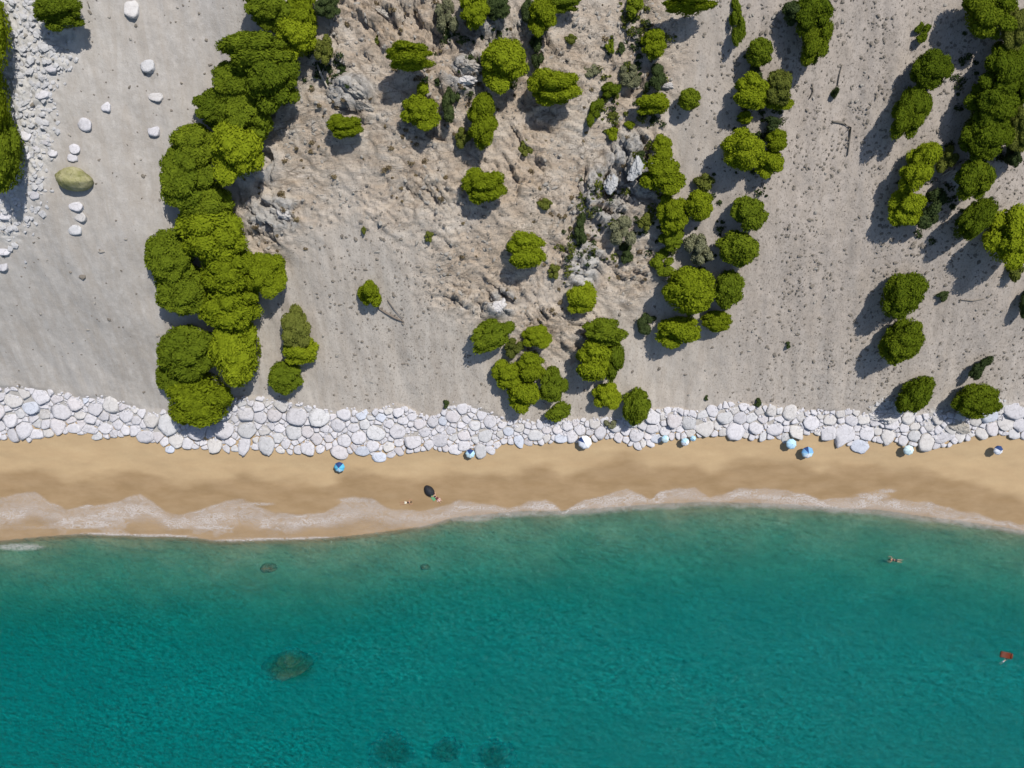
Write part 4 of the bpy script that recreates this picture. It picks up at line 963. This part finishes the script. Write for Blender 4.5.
for (u, v, ru, rv, hz, an, dz, mk, lb) in [(291,667,26,14,2.6,-18,-3.9,'reef','large brown-green weedy rock under teal water'),(393,752,20,17,2.4,10,-5.2,'reefdeep','dark submerged rock at the bottom edge, broadest of three'),
        (446,752,15,11,2.0,0,-5.2,'reefdeep','dark submerged rock at the bottom edge, middle of three'),(493,757,15,13,2.0,0,-5.3,'reefdeep','dark submerged rock at the bottom edge, third of three, under the parasol-less shore'),
        (268,568,8,4.5,.8,-8,-1.1,'brownreef','small brown rock in shallow water near the foam'),(425,567,4,3,.7,0,-1.25,'brownreef','tiny brown rock in shallow water below the lying people')]:
    k = (H - dz) / F
    lumpy('submerged_rock', u, v, ru, rv, hz, an, M[mk], lb.replace(', under the parasol-less shore', ', nearest open water'), 'rock', z=dz - .2, seed=int(u) % 13, sub=4, amp=.6 if ru > 10 else .3, sink=.35)

# ---------------------------------------------------------------- parasols on the sand
def parasol(u, v, rpx, lean, az, cols, label):
    """cols: eight canvas colours; canopy is a shallow eight-panelled cone with a drooping hem"""
    hp = 1.6; x, y, z = [float(a[0]) for a in at(u, v, hp)]; rad = rpx * (H - z - hp) / F
    root = bpy.data.objects.new('parasol', None); COL.objects.link(root); root.location = (x, y, z)
    root.rotation_euler = (R(lean) * math.cos(R(az)), R(lean) * math.sin(R(az)), R(az) * .7)
    tag(root, label, 'parasol', 'parasols on the sand')
    obj('pole', py_mesh('pole', *tube([(0, 0, -.3), (0, 0, hp * .6), (0, 0, hp + .1)], [.022, .022, .018], 8), M['pole']), root)
    n = 48; V, Fs, mi = [], [], []; rings = [(.04, hp), (.35, hp - .10), (.7, hp - .24), (1.0, hp - .42), (1.0, hp - .54)]
    for (s, zz) in rings:
        for kq in range(n):
            a = 2 * math.pi * kq / n; ph = (kq % 6) / 6; sag = 1 - .07 * math.sin(math.pi * ph) * s
            V.append((math.cos(a) * rad * s * sag, math.sin(a) * rad * s * sag, zz - .05 * math.sin(math.pi * ph) * s))
    for i in range(len(rings) - 1):
        for kq in range(n):
            a, b = i * n + kq, i * n + (kq + 1) % n; Fs.append((a, a + n, b + n, b)); mi.append(kq // 6)
    names = list(dict.fromkeys(cols)); me = py_mesh('canopy', V, Fs, M[names[0]], True)
    for nm in names[1:]: me.materials.append(M[nm])
    me.polygons.foreach_set('material_index', [names.index(cols[k % len(cols)]) for k in mi])
    obj('canopy', me, root)
    obj('finial', py_mesh('finial', *tube([(0, 0, hp - .02), (0, 0, hp + .08), (0, 0, hp + .14)], [.05, .04, .01], 8), M['pole']), root)
    for kq in range(8):
        a = 2 * math.pi * kq / 8
        obj('rib', py_mesh('rib', *tube([(math.cos(a) * .06, math.sin(a) * .06, hp - .06), (math.cos(a) * rad * .98, math.sin(a) * rad * .98, hp - .46)], [.008, .006], 5), M['grey']), root)
W_, NV, CY, PB, BL, AQ = 'c_white', 'c_navy', 'c_cyan', 'c_pale', 'c_blue', 'c_aqua'
for a in [(338.5,466,5.4,12,0,[CY,NV,NV,CY,CY,PB,PB,CY],'cyan parasol with navy panels on sand below the pinkish white boulder'),
    (792,444,5.4,6,40,[PB]*8,'plain pale blue parasol touching the boulders, above a mid-blue one'),
    (809,451.5,6,10,0,[BL,BL,NV,BL,PB,W_,W_,PB],'mid-blue parasol with a pale stripe on open sand'),
    (1000,449.5,4.9,10,20,[NV,NV,NV,W_,W_,W_,W_,W_],'navy and white parasol alone on open sand'),
    (586,441.5,7,10,-20,[W_,W_,W_,NV,W_,W_,W_,W_],'white parasol with a navy panel against the boulders'),
    (470,453,4.8,8,0,[PB,NV,NV,PB,AQ,AQ,AQ,PB],'pale blue parasol with navy back half hidden by boulders'),
    (910.5,450,5.2,4,0,[AQ]*8,'round pale aqua parasol in a dark gap of the boulders'),
    (665,438.5,4,10,30,[AQ,PB,PB,AQ,AQ,AQ,AQ,AQ],'small pale parasol beside the round bluish boulder'),
    (686,441,4.2,10,0,[W_,PB,PB,PB,W_,W_,W_,W_],'small white and pale blue parasol, bigger of twins'),
    (694,437.5,3,10,0,[PB]*8,'tiny pale blue parasol, smaller of twins')]:
    parasol(*a)

# ---------------------------------------------------------------- people
def skin_body(name, J, E, m):
    """J: list of (x, y, z, radius); one continuous skinned figure"""
    me = bpy.data.meshes.new(name); me.from_pydata([j[:3] for j in J], E, []); o = bpy.data.objects.new(name, me); COL.objects.link(o)
    sk = o.modifiers.new('skin', 'SKIN'); sk.use_smooth_shade = True
    for i, d in enumerate(me.skin_vertices[0].data):
        r = J[i][3]; d.radius = (r, r * .85); d.use_root = i == 0
    sb = o.modifiers.new('sub', 'SUBSURF'); sb.levels = 1; sb.render_levels = 1
    dg = bpy.context.evaluated_depsgraph_get(); nm = bpy.data.meshes.new_from_object(o.evaluated_get(dg))
    bpy.data.objects.remove(o); nm.materials.clear(); nm.materials.append(m); nm.name = name
    return nm
# lying face down, head towards +x, feet towards -x, body at z about .12
BODY = [(0,0,.13,.15),(.22,0,.13,.13),(.45,0,.14,.15),(.58,0,.14,.07),(.68,0,.15,.085),(.78,0,.15,.10),(.88,0,.14,.06),
    (-.10,.09,.12,.10),(-.50,.12,.10,.072),(-.90,.14,.08,.045),(-.98,.15,.05,.04),(-1.08,.17,.05,.03),
    (-.10,-.09,.12,.10),(-.50,-.14,.10,.072),(-.90,-.18,.08,.045),(-.98,-.19,.05,.04),(-1.08,-.21,.05,.03),
    (.48,.19,.13,.065),(.62,.42,.09,.05),(.84,.34,.06,.036),(.93,.29,.05,.035),
    (.48,-.19,.13,.065),(.60,-.43,.09,.05),(.82,-.36,.06,.036),(.91,-.30,.05,.035)]
EDG = [(0,1),(1,2),(2,3),(3,4),(4,5),(5,6),(0,7),(7,8),(8,9),(9,10),(10,11),(0,12),(12,13),(13,14),(14,15),(15,16),(2,17),(17,18),(18,19),(19,20),(2,21),(21,22),(22,23),(23,24)]
for hand, sgn in ((20, 1), (24, -1)):
    hx, hy, hz, _ = BODY[hand]
    for fi, (da, L) in enumerate(((-.5, .06), (-.2, .085), (0.05, .09), (.3, .08), (.9, .055))):
        a = -sgn * .35 + da; n0 = len(BODY); BODY.append((hx + math.cos(a) * L * .6, hy + math.sin(a) * L * .6, hz, .011)); BODY.append((hx + math.cos(a) * L, hy + math.sin(a) * L, hz - .015, .009)); EDG += [(hand, n0), (n0, n0 + 1)]
def ell(name, c, r, m, sub=2):
    bv, bf = ICO[sub]; return np_mesh(name, bv * np.array(r) + np.array(c), bf, m, True)
def person(u, v, deg, label, skin, top, shorts, scale=1.0, up=0.0, z=None):
    x, y, zz = [float(a[0]) for a in at(u, v)]
    if z is not None: zz = z; x, y = (u - 512) * (H - z) / F, (384 - v) * (H - z) / F
    root = bpy.data.objects.new('person', None); COL.objects.link(root); root.location = (x, y, zz + up); root.rotation_euler = (0, 0, R(deg)); root.scale = (scale,) * 3
    tag(root, label, 'person')
    obj('body', skin_body('body', BODY, EDG, M[skin]), root)
    obj('hair', ell('hair', (.76, 0, .20), (.13, .105, .075), M['hair']), root)
    if top: obj('top', skin_body('top', [(.10,0,.15,.16),(.25,0,.15,.155),(.46,0,.155,.175)], [(0,1),(1,2)], M[top]), root)
    if shorts: obj('shorts', skin_body('shorts', [(0,0,.145,.17),(.10,0,.145,.15),(-.10,.09,.13,.115),(-.34,.11,.12,.095),(-.10,-.09,.13,.115),(-.34,-.12,.12,.095)], [(0,1),(0,2),(2,3),(0,4),(4,5)], M[shorts]), root)
    return root
person(436.5, 497.5, 137, 'person in maroon lying with head under the black parasol on wet sand', 'skin', 'black', 'maroon', 1.0)
person(406.5, 502.4, 8, 'person with dark top and cream shorts lying at the edge of the foam', 'skintan', 'black', 'cream', .95)
person(894.5, 560, 170, 'dark-haired swimmer floating in the shallow teal water', 'skintan', 'black', 'black', 1.1, 0, -.06)
person(1003, 661, 40, 'pale swimmer holding on beside the rust red float', 'skin', None, 'pink', .75, 0, -.16)
# black parasol lying tilted on the sand over the person's head
x, y, z = [float(a[0]) for a in at(429.5, 491)]
root = bpy.data.objects.new('beach_shelter', None); COL.objects.link(root); root.location = (x, y, z); root.rotation_euler = (0, 0, R(-52))
tag(root, 'black oval sun shelter on wet sand over a lying person', 'sun shelter')
n = 40; V, Fs = [], []
for i in range(9):
    e = math.pi / 2 * i / 8
    for k in range(n):
        a = 2 * math.pi * k / n; rr = math.cos(e) * (1 - .05 * (k % 10 in (4, 5, 6)))
        V.append((1.02 * rr * math.cos(a), .66 * rr * math.sin(a), .05 + .85 * math.sin(e)))
for i in range(8):
    for k in range(n): Fs.append((i * n + k, i * n + (k + 1) % n, (i + 1) * n + (k + 1) % n, (i + 1) * n + k))
Fs = [f for f in Fs if not (f[0] % n in (0, 1, 2, 37, 38, 39) and f[0] // n < 4)]      # the opening, where the legs come out
obj('shell', py_mesh('shell', V, Fs, M['black']), root)
for a in (.8, 2.4, 3.9, 5.5):
    obj('pole', py_mesh('pole', *tube([(1.03 * math.cos(a) * math.cos(e), .67 * math.sin(a) * math.cos(e), .05 + .87 * math.sin(e)) for e in np.linspace(0, 1.5, 9)], [.014] * 9, 6), M['black']), root)
def towel(u, v, wl, wd, deg, m, label):
    x, y, z = [float(a[0]) for a in at(u, v)]; nn = 8; V = []; Fs = []
    for j in range(2):
        for a in range(nn + 1):
            for b in range(nn + 1):
                V.append(((a / nn - .5) * wl, (b / nn - .5) * wd, .03 + .02 * j + .02 * math.sin(a * 1.7 + b) ))
    K = (nn + 1) ** 2
    for a in range(nn):
        for b in range(nn):
            p = a * (nn + 1) + b; Fs += [(p + K, p + K + nn + 1, p + K + nn + 2, p + K + 1), (p, p + 1, p + nn + 2, p + nn + 1)]
    tag(obj('beach_towel', py_mesh('beach_towel', V, Fs, m), None, (x, y, z), (0, 0, R(deg))), label, 'towel')
towel(433, 498, .9, .45, -50, M['green'], 'green towel beside the lying person at the black shelter')
towel(438.8, 499.8, .55, .42, 20, M['pink'], 'pinkish towel at the feet of the person by the black shelter')
# float: inflated mat with tubes
x, y, z = [float(a[0]) for a in at(1006, 655)]; k = H / F
x, y = (1006 - 512) * k, (384 - 655) * k
root = bpy.data.objects.new('swim_float', None); COL.objects.link(root); root.location = (x, y, 0); root.rotation_euler = (0, 0, R(-12))
tag(root, 'rust red inflatable float drifting on the teal water', 'float')
for j in range(5):
    obj('air_tube', py_mesh('air_tube', *tube([(-.95, -.36 + j * .18, .06), (-.86, -.36 + j * .18, .07), (0, -.36 + j * .18, .07), (.6, -.36 + j * .18, .07), (.68, -.36 + j * .18, .06)], [.03, .10, .11, .10, .03], 10), M['rust']), root)
obj('pillow', ell('pillow', (.82, 0, .10), (.17, .46, .12), M['rust']), root)
